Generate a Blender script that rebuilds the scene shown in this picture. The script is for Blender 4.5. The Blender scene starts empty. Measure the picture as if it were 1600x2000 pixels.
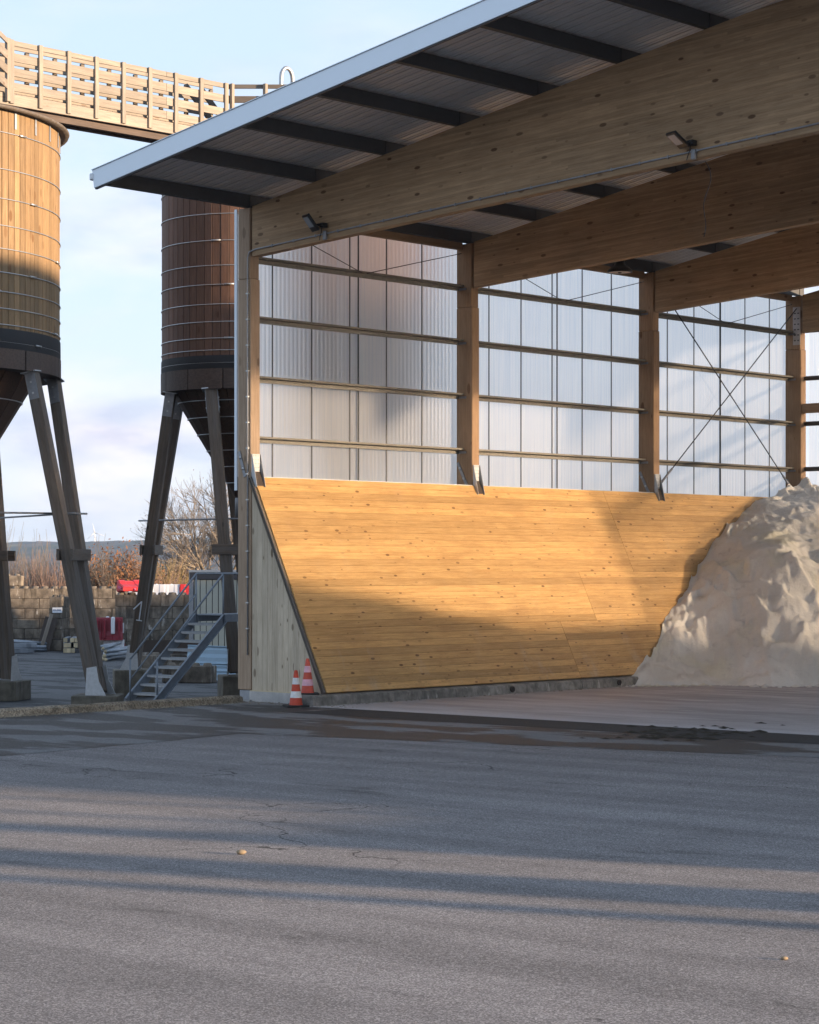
import bpy, math, random
from mathutils import Vector, Matrix, noise
random.seed(7)
R = math.radians
SC = bpy.context.scene
COL = SC.collection

# ---------------------------------------------------------------- camera, sky, sun, exposure
F = 4532.0; HY = 1105.0; EYE = 2.63
cam_d = bpy.data.cameras.new('camera'); cam = bpy.data.objects.new('camera', cam_d); COL.objects.link(cam)
cam_d.sensor_fit = 'HORIZONTAL'; cam_d.sensor_width = 36.0; cam_d.lens = F / 1600 * 36.0
cam_d.shift_y = (HY - 1000) / 1600.0
cam_d.clip_start = 0.2; cam_d.clip_end = 20000
cam.location = (0, 0, EYE); cam.rotation_euler = (R(90), 0, 0)
SC.camera = cam

SUN_AZ = R(67.5); SUN_EL = R(6.5)       # azimuth measured from "behind the camera" towards the right
sun_dir = Vector((math.sin(SUN_AZ) * math.cos(SUN_EL), -math.cos(SUN_AZ) * math.cos(SUN_EL), math.sin(SUN_EL)))
sd = bpy.data.lights.new('sun', 'SUN'); sd.energy = 5.0; sd.angle = R(1.1); sd.color = (1.0, 0.73, 0.48)
sun = bpy.data.objects.new('sun', sd); COL.objects.link(sun)
sun.rotation_euler = sun_dir.to_track_quat('Z', 'Y').to_euler()

w = bpy.data.worlds.new('World'); SC.world = w; w.use_nodes = True
nt = w.node_tree; nt.nodes.clear()
def wn(t, **k):
    n = nt.nodes.new(t)
    for a, b in k.items(): setattr(n, a, b)
    return n
sky = wn('ShaderNodeTexSky', sky_type='NISHITA', sun_disc=False)
sky.sun_elevation = SUN_EL; sky.sun_rotation = R(180) - SUN_AZ
sky.air_density = 1.0; sky.dust_density = 0.3; sky.ozone_density = 1.6; sky.altitude = 400
tc = wn('ShaderNodeTexCoord'); mp = wn('ShaderNodeMapping'); mp.inputs['Scale'].default_value = (3.4, 3.4, 10.0)
mp.inputs['Location'].default_value = (0.35, 0.0, 0.55)
nz = wn('ShaderNodeTexNoise'); nz.inputs['Scale'].default_value = 2.3; nz.inputs['Detail'].default_value = 7; nz.inputs['Roughness'].default_value = 0.52
rp = wn('ShaderNodeValToRGB'); rp.color_ramp.elements[0].position = 0.40; rp.color_ramp.elements[1].position = 0.74
sep = wn('ShaderNodeSeparateXYZ'); fade = wn('ShaderNodeMapRange'); fade.inputs[1].default_value = 0.10; fade.inputs[2].default_value = 0.30
fade.inputs[3].default_value = 0.95; fade.inputs[4].default_value = 0.05
mul = wn('ShaderNodeMath', operation='MULTIPLY')
mix = wn('ShaderNodeMix', data_type='RGBA')
nz2 = wn('ShaderNodeTexNoise'); nz2.inputs['Scale'].default_value = 5.0; nz2.inputs['Detail'].default_value = 4
ccol = wn('ShaderNodeMix', data_type='RGBA')
ccol.inputs[6].default_value = (2.05, 2.1, 2.75, 1); ccol.inputs[7].default_value = (3.75, 3.4, 3.45, 1)
bg = wn('ShaderNodeBackground'); bg.inputs['Strength'].default_value = 0.135
wo = wn('ShaderNodeOutputWorld')
L = nt.links.new
L(tc.outputs['Generated'], mp.inputs['Vector']); L(mp.outputs[0], nz.inputs['Vector']); L(mp.outputs[0], nz2.inputs['Vector'])
L(nz.outputs[0], rp.inputs[0]); L(tc.outputs['Generated'], sep.inputs[0]); L(sep.outputs[2], fade.inputs[0])
L(rp.outputs[0], mul.inputs[0]); L(fade.outputs[0], mul.inputs[1]); L(mul.outputs[0], mix.inputs[0])
veil = wn('ShaderNodeMix', data_type='RGBA'); veil.inputs[0].default_value = 0.80; veil.inputs[7].default_value = (2.3, 2.8, 3.55, 1)
vf = wn('ShaderNodeMapRange'); vf.inputs[1].default_value = .25; vf.inputs[2].default_value = .9; vf.inputs[3].default_value = .82; vf.inputs[4].default_value = .45
L(sep.outputs[2], vf.inputs[0]); L(vf.outputs[0], veil.inputs[0])
hz = wn('ShaderNodeMix', data_type='RGBA'); hf = wn('ShaderNodeMapRange'); hf.inputs[1].default_value = 0.0; hf.inputs[2].default_value = .15; hf.inputs[3].default_value = .65; hf.inputs[4].default_value = 0.0
L(sep.outputs[2], hf.inputs[0]); L(hf.outputs[0], hz.inputs[0]); hz.inputs[7].default_value = (2.95, 3.05, 3.25, 1)
L(sky.outputs[0], veil.inputs[6]); L(veil.outputs[2], hz.inputs[6]); L(hz.outputs[2], mix.inputs[6]); rp2 = wn('ShaderNodeValToRGB'); rp2.color_ramp.elements[0].position = .36; rp2.color_ramp.elements[1].position = .60
L(nz2.outputs[0], rp2.inputs[0]); L(rp2.outputs[0], ccol.inputs[0]); L(ccol.outputs[2], mix.inputs[7])
L(mix.outputs[2], bg.inputs[0]); L(bg.outputs[0], wo.inputs[0])

SC.render.engine = 'CYCLES'
SC.cycles.use_denoising = True
SC.cycles.max_bounces = 8; SC.cycles.transparent_max_bounces = 12; SC.cycles.diffuse_bounces = 4
SC.cycles.caustics_reflective = False
SC.cycles.sample_clamp_indirect = 6
SC.view_settings.view_transform = 'Standard'; SC.view_settings.look = 'None'; SC.view_settings.gamma = 1.0
SC.view_settings.exposure = 1.3

# ---------------------------------------------------------------- site frame (c across the hall, d into it)
TH = R(41.8)
P0 = Vector(((489.5 - 800) / F * 45, 45.0, 0))
CV = Vector((math.cos(TH), -math.sin(TH), 0)); DV = Vector((math.sin(TH), math.cos(TH), 0))
def W(c, d, z=0.0): return P0 + CV * c + DV * d + Vector((0, 0, z))
def at(px, Y, z): return Vector(((px - 800) / F * Y, Y, z))
def zy(py, Y): return EYE + (HY - py) / F * Y
GL = -0.80                                # level of the lower yard

# ---------------------------------------------------------------- materials
MATS = {}
class NB:
    def __init__(s, name):
        s.m = bpy.data.materials.new(name); s.m.use_nodes = True; s.t = s.m.node_tree; s.t.nodes.clear()
        s.out = s.t.nodes.new('ShaderNodeOutputMaterial')
        MATS[name] = s.m
    def n(s, t, ins=None, **k):
        nd = s.t.nodes.new(t)
        for a, b in k.items(): setattr(nd, a, b)
        for a, b in (ins or {}).items():
            if isinstance(b, bpy.types.NodeSocket): s.t.links.new(b, nd.inputs[a])
            else: nd.inputs[a].default_value = b
        return nd
    def obj(s): return s.n('ShaderNodeTexCoord').outputs['Object']
    def rnd(s): return s.n('ShaderNodeObjectInfo').outputs['Random']
    def math(s, op, a, b=0.0, c=0.0, clamp=False):
        return s.n('ShaderNodeMath', {0: a, 1: b, 2: c}, operation=op, use_clamp=clamp).outputs[0]
    def mapv(s, v, scale=(1, 1, 1), loc=(0, 0, 0)):
        return s.n('ShaderNodeMapping', {'Vector': v, 'Scale': scale, 'Location': loc}).outputs[0]
    def shift(s, v, amt=37.0):
        r = s.rnd(); k = s.math('MULTIPLY', r, amt)
        return s.n('ShaderNodeVectorMath', {0: v, 1: s.n('ShaderNodeCombineXYZ', {0: k, 1: k, 2: k}).outputs[0]}, operation='ADD').outputs[0]
    def noise(s, v, scale, detail=4, rough=.55, dist=0.0):
        return s.n('ShaderNodeTexNoise', {'Vector': v, 'Scale': scale, 'Detail': detail, 'Roughness': rough, 'Distortion': dist}).outputs[0]
    def ramp(s, f, stops):
        r = s.n('ShaderNodeValToRGB', {0: f}); e = r.color_ramp.elements
        while len(e) < len(stops): e.new(0.5)
        for i, (p, c) in enumerate(stops):
            e[i].position = p; e[i].color = c if len(c) == 4 else (*c, 1)
        return r.outputs[0]
    def step(s, f, a, b, x=0.0, y=1.0):
        return s.n('ShaderNodeMapRange', {0: f, 1: a, 2: b, 3: x, 4: y}, interpolation_type='SMOOTHSTEP').outputs[0]
    def mix(s, f, a, b, blend='MIX'):
        def c(v): return (*v, 1) if isinstance(v, tuple) and len(v) == 3 else v
        return s.n('ShaderNodeMix', {0: f, 6: c(a), 7: c(b)}, data_type='RGBA', blend_type=blend).outputs[2]
    def bump(s, h, strength=.4, dist=.01):
        return s.n('ShaderNodeBump', {'Height': h, 'Strength': strength, 'Distance': dist}).outputs[0]
    def bsdf(s, color, rough=.6, metal=0.0, normal=None, spec=.5, **k):
        def c(v): return (*v, 1) if isinstance(v, tuple) and len(v) == 3 else v
        ins = {'Base Color': c(color), 'Roughness': rough, 'Metallic': metal, 'Specular IOR Level': spec}
        if normal is not None: ins['Normal'] = normal
        ins.update(k)
        return s.n('ShaderNodeBsdfPrincipled', ins).outputs[0]
    def done(s, sh): s.t.links.new(sh, s.out.inputs['Surface']); return s.m

def g3(a): return (a, a, a)

def wood(name, lo, hi, knot=(.10, .05, .02), axis='X', knots=1.0, vary=.3, rough=.62, grey=0.0, lam=0.0, spec=.3, kscale=3.2):
    b = NB(name); v = b.shift(b.obj())
    sc = {'X': (.06, 1, 1), 'Y': (1, .06, 1), 'Z': (1, 1, .06)}[axis]
    gv = b.mapv(v, sc)
    g1 = b.noise(gv, 26, 5, .6, .6); g2 = b.noise(gv, 140, 3, .6); big = b.noise(v, .9, 3)
    f = b.math('ADD', b.math('MULTIPLY', g1, .7), b.math('MULTIPLY', g2, .35))
    col = b.mix(b.step(f, .32, .72), lo, hi)
    tone = b.math('ADD', b.math('MULTIPLY', b.rnd(), vary), 1 - vary / 2)
    tone = b.math('MULTIPLY', tone, b.math('ADD', b.math('MULTIPLY', big, .5), .75))
    if lam:
        sx = b.n('ShaderNodeSeparateXYZ', {0: b.obj()})
        fl = b.math('FLOOR', b.math('DIVIDE', sx.outputs[2], lam))
        seg = b.math('FLOOR', b.math('ADD', b.math('MULTIPLY', sx.outputs[0], .31), b.math('MULTIPLY', fl, .37)))
        wn_ = b.n('ShaderNodeTexWhiteNoise', {0: b.n('ShaderNodeCombineXYZ', {0: fl, 1: seg}).outputs[0]}, noise_dimensions='3D').outputs[0]
        tone = b.math('MULTIPLY', tone, b.math('ADD', b.math('MULTIPLY', wn_, .34), .83))
        fr = b.math('FRACT', b.math('DIVIDE', sx.outputs[2], lam))
        tone = b.math('MULTIPLY', tone, b.step(b.math('ABSOLUTE', b.math('SUBTRACT', fr, .5)), .44, .5, 1.0, .72))
    col = b.mix(1.0, col, b.n('ShaderNodeCombineColor', {0: tone, 1: tone, 2: tone}).outputs[0], 'MULTIPLY')
    ksc = {'X': (.42, 1, 1), 'Y': (1, .42, 1), 'Z': (1, 1, .42)}[axis]
    xs = b.n('ShaderNodeSeparateXYZ', {0: v})
    if axis == 'X': kv = b.n('ShaderNodeCombineXYZ', {0: b.math('MULTIPLY', xs.outputs[0], .42 * kscale), 1: b.math('MULTIPLY', b.math('ADD', xs.outputs[1], xs.outputs[2]), kscale)}).outputs[0]
    else: kv = b.n('ShaderNodeCombineXYZ', {0: b.math('MULTIPLY', b.math('ADD', xs.outputs[0], xs.outputs[1]), kscale), 1: b.math('MULTIPLY', xs.outputs[2], .42 * kscale)}).outputs[0]
    vo = b.n('ShaderNodeTexVoronoi', {'Vector': kv, 'Scale': 1.0, 'Randomness': 1.0}, voronoi_dimensions='2D')
    sel = b.n('ShaderNodeSeparateColor', {0: vo.outputs['Color']}).outputs[0]
    size = b.math('MULTIPLY', b.step(sel, 1 - .62 * knots, 1.0, .05, 1), .105)
    kd = b.step(b.math('SUBTRACT', vo.outputs['Distance'], size), -.01, .055, 1, 0)
    kd = b.math('MULTIPLY', kd, b.step(sel, 1 - .62 * knots, 1 - .55 * knots))
    sel2 = b.n('ShaderNodeSeparateColor', {0: vo.outputs['Color']}).outputs[1]
    col = b.mix(b.math('MULTIPLY', kd, b.step(sel2, 0, 1, .3, .9)), col, knot)
    if grey:
        gm = b.step(b.noise(b.mapv(v, sc), 9, 4), .35, .65, 0, grey)
        col = b.mix(gm, col, g3(.17))
    if name == 'plank_wood':
        pos = b.n('ShaderNodeNewGeometry').outputs['Position']; pz = b.n('ShaderNodeSeparateXYZ', {0: pos}).outputs[2]
        s1 = b.noise(b.mapv(pos, (.5, .5, 1.6)), .9, 5, .6)
        col = b.mix(b.step(s1, .50, .72, 0, .30), col, (.24, .13, .055))
        s2_ = b.noise(b.mapv(pos, (1, 1, .35), (7, 1, 3)), 1.5, 6, .7)
        col = b.mix(b.math('MULTIPLY', b.step(s2_, .54, .70), b.step(pz, .25, 1.7, .32, .05)), col, (.55, .48, .42))
        s3 = b.noise(b.mapv(pos, (2, 2, 9)), 3.0, 4, .7)
        col = b.mix(b.math('MULTIPLY', b.step(s3, .56, .70), b.step(pz, .2, 1.3, .5, .0)), col, (.12, .075, .045))
    nrm = b.bump(b.math('ADD', f, b.math('MULTIPLY', kd, -.4)), .25, .006)
    return b.done(b.bsdf(col, rough, 0, nrm, spec))

wood('plank_wood', (.46, .265, .10), (.65, .415, .18), (.12, .052, .018), knots=.85, vary=.34, rough=.55, kscale=5.4)
wood('cheek_wood', (.44, .36, .26), (.60, .51, .39), (.10, .06, .03), axis='Z', knots=1.2, vary=.2, kscale=3.4)
wood('glulam', (.33, .215, .12), (.46, .32, .19), (.085, .042, .02), knots=.95, vary=.12, lam=.045, kscale=4.0)
wood('post_wood', (.28, .175, .10), (.40, .265, .16), (.13, .055, .02), knots=.7, vary=.15, kscale=2.6)
wood('corner_post_wood', (.30, .21, .14), (.42, .31, .22), (.10, .06, .03), knots=.7, vary=.15, kscale=2.6)
wood('walkway_wood', (.20, .168, .135), (.33, .285, .235), (.16, .09, .05), knots=.4, vary=.3, grey=.25)
wood('leg_wood', (.085, .066, .052), (.17, .135, .105), (.03, .025, .02), knots=.2, vary=.25, grey=.35)
wood('stave_honey', (.19, .12, .06), (.30, .20, .105), (.13, .06, .02), knots=.75, vary=.42, kscale=2.4)
wood('stave_red', (.092, .052, .038), (.16, .09, .062), (.07, .03, .016), knots=.35, vary=.55)
wood('band_wood', (.05, .036, .03), (.10, .072, .06), (.02, .015, .012), knots=.2, vary=.3)
wood('hopper_wood', (.045, .026, .018), (.09, .052, .036), (.02, .012, .01), knots=.2, vary=.4)

def asphalt(name, base, spread, patch=None, wet=0.0, cracks=0.0, grain=1.0, rough=.82, tint=(1, 1, 1.02)):
    b = NB(name); v = b.obj()
    fine = b.n('ShaderNodeTexVoronoi', {'Vector': v, 'Scale': 95.0}); fc = b.n('ShaderNodeSeparateColor', {0: fine.outputs['Color']}).outputs[0]
    sm = b.noise(v, 210, 2, .7); mid = b.noise(v, 1.1, 6, .6); big = b.noise(v, .16, 4, .55)
    val = b.math('ADD', b.math('MULTIPLY', b.math('POWER', fc, 2.2), spread * 1.6 * grain), base - spread * .25)
    val = b.math('ADD', val, b.math('MULTIPLY', b.math('SUBTRACT', sm, .5), spread * 1.4 * grain))
    val = b.math('MULTIPLY', val, b.math('ADD', b.math('MULTIPLY', mid, .5), .75))
    val = b.math('MULTIPLY', val, b.math('ADD', b.math('MULTIPLY', big, .7), .65))
    if cracks:
        dv = b.n('ShaderNodeVectorMath', {0: v, 1: b.n('ShaderNodeVectorMath', {0: b.n('ShaderNodeTexNoise', {'Vector': v, 'Scale': 1.3, 'Detail': 5}).outputs['Color'], 'Scale': 1.1}, operation='SCALE').outputs[0]}, operation='ADD').outputs[0]
        vc = b.n('ShaderNodeTexVoronoi', {'Vector': b.mapv(dv, (.55, .9, 1)), 'Scale': .62}, feature='DISTANCE_TO_EDGE').outputs['Distance']
        cm = b.math('MULTIPLY', b.step(vc, .0015, .010, 1, 0), b.step(b.noise(v, .22, 2), .56, .64))
        val = b.math('MULTIPLY', val, b.math('SUBTRACT', 1.0, b.math('MULTIPLY', cm, cracks)))
        tv = b.noise(b.n('ShaderNodeCombineXYZ', {0: b.math('MULTIPLY', b.n('ShaderNodeSeparateXYZ', {0: v}).outputs[1], 1.0), 1: b.math('MULTIPLY', b.n('ShaderNodeSeparateXYZ', {0: v}).outputs[0], .04)}).outputs[0], 1.6, 3, .5)
        val = b.math('MULTIPLY', val, b.step(tv, .35, .65, .86, 1.12))
        st = b.step(b.noise(b.mapv(v, (.35, 1.0, 1)), .9, 5, .6), .60, .72, 0, .45)
        val = b.math('MULTIPLY', val, b.math('SUBTRACT', 1.0, st))
    rg = rough
    if patch is not None:
        pm = b.step(b.noise(b.mapv(v, (.35, 1.0, 1.0)), 1.0, 5, .55), .49, .55)
        val = b.math('ADD', b.math('MULTIPLY', val, b.math('SUBTRACT', 1.0, pm)), b.math('MULTIPLY', pm, b.math('MULTIPLY', val, patch)))
        rg = b.math('ADD', b.math('MULTIPLY', pm, rough - wet), wet)
    col = b.mix(1.0, b.n('ShaderNodeCombineColor', {0: val, 1: val, 2: val}).outputs[0], tint, 'MULTIPLY')
    nrm = b.bump(b.math('ADD', fc, b.math('MULTIPLY', sm, .6)), min(1.0, 1.0 * grain), .02)
    return b.done(b.bsdf(col, rg, 0, nrm, .4))
asphalt('asphalt', .200, .20, cracks=.8, tint=(1.03, .97, .975))
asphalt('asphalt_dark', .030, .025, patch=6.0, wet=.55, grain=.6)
asphalt('asphalt_strip', .034, .02, grain=.5)
asphalt('asphalt_yard', .085, .05, patch=.55, wet=.7, grain=.6, tint=(.95, .98, 1.05))

def concrete(name, col, dark, streak=.5, white=.3, scale=1.0, rough=.85, pebble=0.0):
    b = NB(name); v = b.shift(b.obj(), 11)
    n1 = b.noise(v, 3 * scale, 6, .6); n2 = b.noise(v, 45 * scale, 3, .6); st = b.noise(b.mapv(v, (1, 1, .16)), 5 * scale, 4, .6)
    c = b.mix(b.step(n1, .3, .7), dark, col)
    c = b.mix(b.math('MULTIPLY', b.step(st, .48, .68), streak), c, tuple(q * .35 for q in dark))
    wm = b.noise(b.mapv(v, (1, 1, .3), (4, 2, 7)), 4 * scale, 5, .65)
    c = b.mix(b.step(wm, .60, .70, 0, white), c, (.62, .60, .56))
    tone = b.math('ADD', b.math('MULTIPLY', b.rnd(), .35), .82)
    tone = b.math('MULTIPLY', tone, b.math('ADD', b.math('MULTIPLY', n2, .5), .75))
    if pebble:
        pv = b.n('ShaderNodeTexVoronoi', {'Vector': v, 'Scale': 38.0})
        pc = b.n('ShaderNodeSeparateColor', {0: pv.outputs['Color']}).outputs[0]
        tone = b.math('MULTIPLY', tone, b.math('ADD', b.math('MULTIPLY', pc, pebble), 1 - pebble / 2))
    c = b.mix(1.0, c, b.n('ShaderNodeCombineColor', {0: tone, 1: tone, 2: tone}).outputs[0], 'MULTIPLY')
    return b.done(b.bsdf(c, rough, 0, b.bump(b.math('ADD', n1, n2), .35, .012), .3))
concrete('block_concrete', (.24, .205, .165), (.10, .085, .07), .7, .6)
concrete('kerb_concrete', (.30, .26, .20), (.17, .145, .11), .2, .1, pebble=.9)
concrete('plinth_concrete', (.46, .44, .42), (.34, .33, .32), .1, .1)
concrete('edge_concrete', (.36, .34, .31), (.17, .165, .15), .35, .7, scale=1.6)
concrete('footing_concrete', (.20, .18, .145), (.11, .10, .08), .4, .05)

def slab():
    b = NB('slab_concrete'); v = b.obj()
    n1 = b.noise(b.mapv(v, (.25, 1, 1)), 1.1, 6, .6); n2 = b.noise(v, 30, 4, .6); n3 = b.noise(b.mapv(v, (.2, 1.2, 1), (3, 1, 0)), 2.4, 6, .65)
    c = b.mix(b.step(n1, .32, .68), (.33, .305, .31), (.50, .475, .48))
    sx = b.n('ShaderNodeSeparateXYZ', {0: v})
    near = b.step(sx.outputs[1], 1.0, 9.0, .30, .75)
    c = b.mix(b.math('MULTIPLY', b.step(n3, .50, .66), near), c, (.66, .63, .62))
    edge = b.step(sx.outputs[1], -.6, .6, .55, 0.0)
    c = b.mix(edge, c, (.52, .52, .54))
    c = b.mix(b.step(n2, .3, .7, 0, .25), c, (.12, .11, .11))
    return b.done(b.bsdf(c, .7, 0, b.bump(n2, .2, .006), .4))
slab()

def salt():
    b = NB('salt'); v = b.obj()
    n1 = b.noise(v, .7, 6, .6, .5); n2 = b.noise(v, 5, 6, .65); n3 = b.noise(v, 60, 3, .7)
    c = b.mix(b.step(n1, .35, .65), (.70, .67, .61), (.84, .81, .75))
    c = b.mix(b.step(b.noise(b.mapv(v, (1, 1, 1), (9, 3, 1)), .55, 4), .52, .66, 0, .55), c, (.68, .65, .48))
    c = b.mix(b.step(n2, .55, .72, 0, .35), c, (.45, .42, .37))
    n4 = b.noise(v, 19, 5, .7)
    c = b.mix(b.step(n4, .55, .72, 0, .30), c, (.42, .40, .37))
    c = b.mix(b.step(n3, .56, .7, 0, .35), c, (.90, .89, .86))
    h = b.math('ADD', b.math('ADD', b.math('MULTIPLY', n2, .7), b.math('MULTIPLY', n4, .5)), b.math('MULTIPLY', n3, .3))
    return b.done(b.bsdf(c, .92, 0, b.bump(h, .8, .06), .15))
salt()

def simple(name, col, rough=.5, metal=0.0, vary=.1, nscale=6.0, namt=.25, spec=.5, bump=0.0):
    b = NB(name); v = b.shift(b.obj(), 9); n = b.noise(v, nscale, 5, .6)
    t = b.math('MULTIPLY', b.math('ADD', b.math('MULTIPLY', n, namt * 2), 1 - namt), b.math('ADD', b.math('MULTIPLY', b.rnd(), vary), 1 - vary / 2))
    c = b.mix(1.0, col, b.n('ShaderNodeCombineColor', {0: t, 1: t, 2: t}).outputs[0], 'MULTIPLY')
    rr = b.math('ADD', b.math('MULTIPLY', n, .25), rough - .12)
    return b.done(b.bsdf(c, rr, metal, b.bump(n, bump, .01) if bump else None, spec))
simple('galvanised', (.46, .48, .50), .48, .75, .15, 14, .3)
simple('galvanised_dull', (.30, .31, .33), .55, .55, .2, 10, .4)
simple('purlin_steel', (.075, .078, .085), .55, .35, .2, 8, .3)
simple('girt_steel', (.20, .19, .165), .62, .25, .2, 12, .45)
simple('mullion_steel', (.10, .10, .105), .6, .3)
simple('fascia_metal', (.66, .74, .82), .38, .25, .05, 1.5, .08)
simple('flashing_metal', (.62, .66, .70), .45, .2)
simple('roof_sheet_metal', (.62, .63, .66), .5, .15, .06, 2.0, .15)
simple('roof_top_metal', (.35, .36, .38), .5, .3)
simple('hoop_steel', (.52, .53, .54), .4, .8)
simple('tarp_black', (.012, .013, .016), .75, 0, .1, 5, .5)
simple('black_plastic', (.015, .015, .017), .42)
simple('lamp_glass', (.30, .34, .38), .18, 0, .05, 4, .1)
simple('lamp_white', (.55, .52, .50), .5)
simple('white_plastic', (.76, .78, .82), .45, 0, .06, 3, .1)
simple('red_plastic', (.58, .028, .035), .45, 0, .1, 3, .18)
simple('dark_red_plastic', (.24, .016, .03), .5, 0, .1, 3, .25)
simple('pink_plastic', (.62, .10, .22), .5, 0, .1, 3, .2)
simple('cone_orange', (.50, .055, .022), .55, 0, .15, 14, .42)
simple('cone_orange_worn', (.58, .085, .05), .6, 0, .15, 9, .35)
simple('cone_white', (.70, .70, .70), .45, 0, .05, 16, .38)
simple('cone_pink', (.76, .42, .50), .5, 0, .05, 12, .3)
simple('rubber', (.02, .02, .02), .75)
simple('container_cream', (.46, .46, .39), .5, 0, .04, 2, .12)
simple('container_dark', (.05, .052, .062), .5)
simple('blue_sheet_metal', (.36, .50, .62), .42, .3, .1, 3, .15)
simple('stair_steel', (.28, .32, .37), .5, .5, .1, 9, .3)
simple('rust_steel', (.06, .045, .038), .75, 0, .2, 6, .5)
simple('pipe_steel', (.26, .29, .33), .5, .5, .5, 5, .4)
simple('timber_end', (.55, .46, .30), .8, 0, .5, 8, .3)
simple('sign_white', (.72, .76, .82), .4)
simple('sign_blue', (.04, .10, .24), .5)
simple('bark', (.14, .115, .085), .9, 0, .2, 12, .4)
simple('twig', (.22, .19, .16), .9, 0, .35, 6, .3)
simple('twig_pink', (.30, .21, .17), .9, 0, .35, 6, .3)
simple('twig_yellow', (.34, .25, .12), .9, 0, .3, 6, .3)
simple('leaf_russet', (.19, .085, .035), .8, 0, .3, 4, .5)
simple('leaf_dull', (.14, .10, .06), .8, 0, .3, 4, .5)
simple('leaf_yellow', (.26, .20, .13), .9)
simple('dirt', (.035, .028, .018), .95, 0, .3, 9, .4)
simple('caster_wall', (.32, .30, .27), .8)
simple('caster_roof', (.14, .07, .05), .8)
simple('turbine_white', (.75, .75, .75), .5)

def polycarb(name, tr, rf, tl, rgh, df):
    b = NB(name); v = b.shift(b.obj(), 5); sx = b.n('ShaderNodeSeparateXYZ', {0: v})
    st = b.noise(b.n('ShaderNodeCombineXYZ', {0: b.math('MULTIPLY', sx.outputs[1], 1.0), 1: 0.0, 2: b.math('MULTIPLY', sx.outputs[2], .015)}).outputs[0], 22, 4, .75)
    tint = b.ramp(st, [(.30, (.82, .87, .93)), (.56, (1, 1, 1))])
    t = b.n('ShaderNodeBsdfTransparent', {0: tint}).outputs[0]
    l = b.n('ShaderNodeBsdfTranslucent', {0: b.mix(1.0, tint, (.93, .94, .96), 'MULTIPLY')}).outputs[0]
    tot = tr + rf + tl
    if rf > 0:
        r = b.n('ShaderNodeBsdfRefraction', {0: tint, 'Roughness': rgh, 'IOR': 1.32}).outputs[0]
        s1 = b.n('ShaderNodeMixShader', {0: rf / (tr + rf), 1: t, 2: r}).outputs[0]
    else: s1 = t
    s2 = b.n('ShaderNodeMixShader', {0: tl / tot, 1: s1, 2: l}).outputs[0]
    if df: s2 = b.n('ShaderNodeMixShader', {0: df, 1: s2, 2: b.n('ShaderNodeBsdfDiffuse', {0: b.mix(1.0, tint, (.94, .94, .94), 'MULTIPLY')}).outputs[0]}).outputs[0]
    gl = b.n('ShaderNodeBsdfGlossy', {0: (.9, .9, .9, 1), 'Roughness': .25}).outputs[0]
    s3 = b.n('ShaderNodeMixShader', {0: .05, 1: s2, 2: gl}).outputs[0]
    return b.done(s3)
polycarb('polycarbonate', .05, .75, .14, .52, .22)
polycarb('polycarbonate_clear', .42, .42, .16, .30, 0)
polycarb('polycarbonate_back', .26, .46, .18, .3, .10)

def hillmat():
    b = NB('hill_woods'); v = b.n('ShaderNodeNewGeometry').outputs['Position']
    n1 = b.noise(b.mapv(v, (1, .25, 1)), .006, 4, .6); n2 = b.noise(v, .06, 4, .7); n3 = b.noise(v, .25, 2, .6)
    c = b.mix(b.step(n1, .50, .58), (.115, .082, .068), (.030, .046, .030))
    c = b.mix(b.step(n2, .35, .7, 0, .5), c, (.17, .13, .11))
    c = b.mix(b.step(b.noise(b.mapv(v, (1, .2, 1), (50, 9, 0)), .009, 3), .60, .64, 0, .8), c, (.22, .19, .10))
    c = b.mix(b.step(n3, .3, .7, 0, .5), c, (.05, .04, .035))
    return b.done(b.bsdf(c, .95, 0, None, .1))
hillmat()
M = MATS

# ---------------------------------------------------------------- builders
def link(name, mesh, mat=None, parent=None, mtx=None):
    if mat and not mesh.materials: mesh.materials.append(M[mat])
    o = bpy.data.objects.new(name, mesh); COL.objects.link(o)
    if parent: o.parent = parent
    if mtx is not None: o.matrix_local = mtx
    return o
def mesh(name, vs, fs, smooth=False):
    me = bpy.data.meshes.new(name); me.from_pydata([tuple(v) for v in vs], [], fs); me.update()
    if smooth: me.polygons.foreach_set('use_smooth', [True] * len(me.polygons))
    return me
def tag(o, label=None, cat=None, group=None, kind=None):
    if label: o['label'] = label
    if cat: o['category'] = cat
    if group: o['group'] = group
    if kind: o['kind'] = kind
    return o
def thing(name, label, cat, loc=(0, 0, 0), rz=0.0, group=None):
    o = bpy.data.objects.new(name, None); COL.objects.link(o)
    o.location = loc; o.rotation_euler = (0, 0, rz); o.empty_display_size = .2
    return tag(o, label, cat, group, 'thing')
_bc = {}
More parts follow.
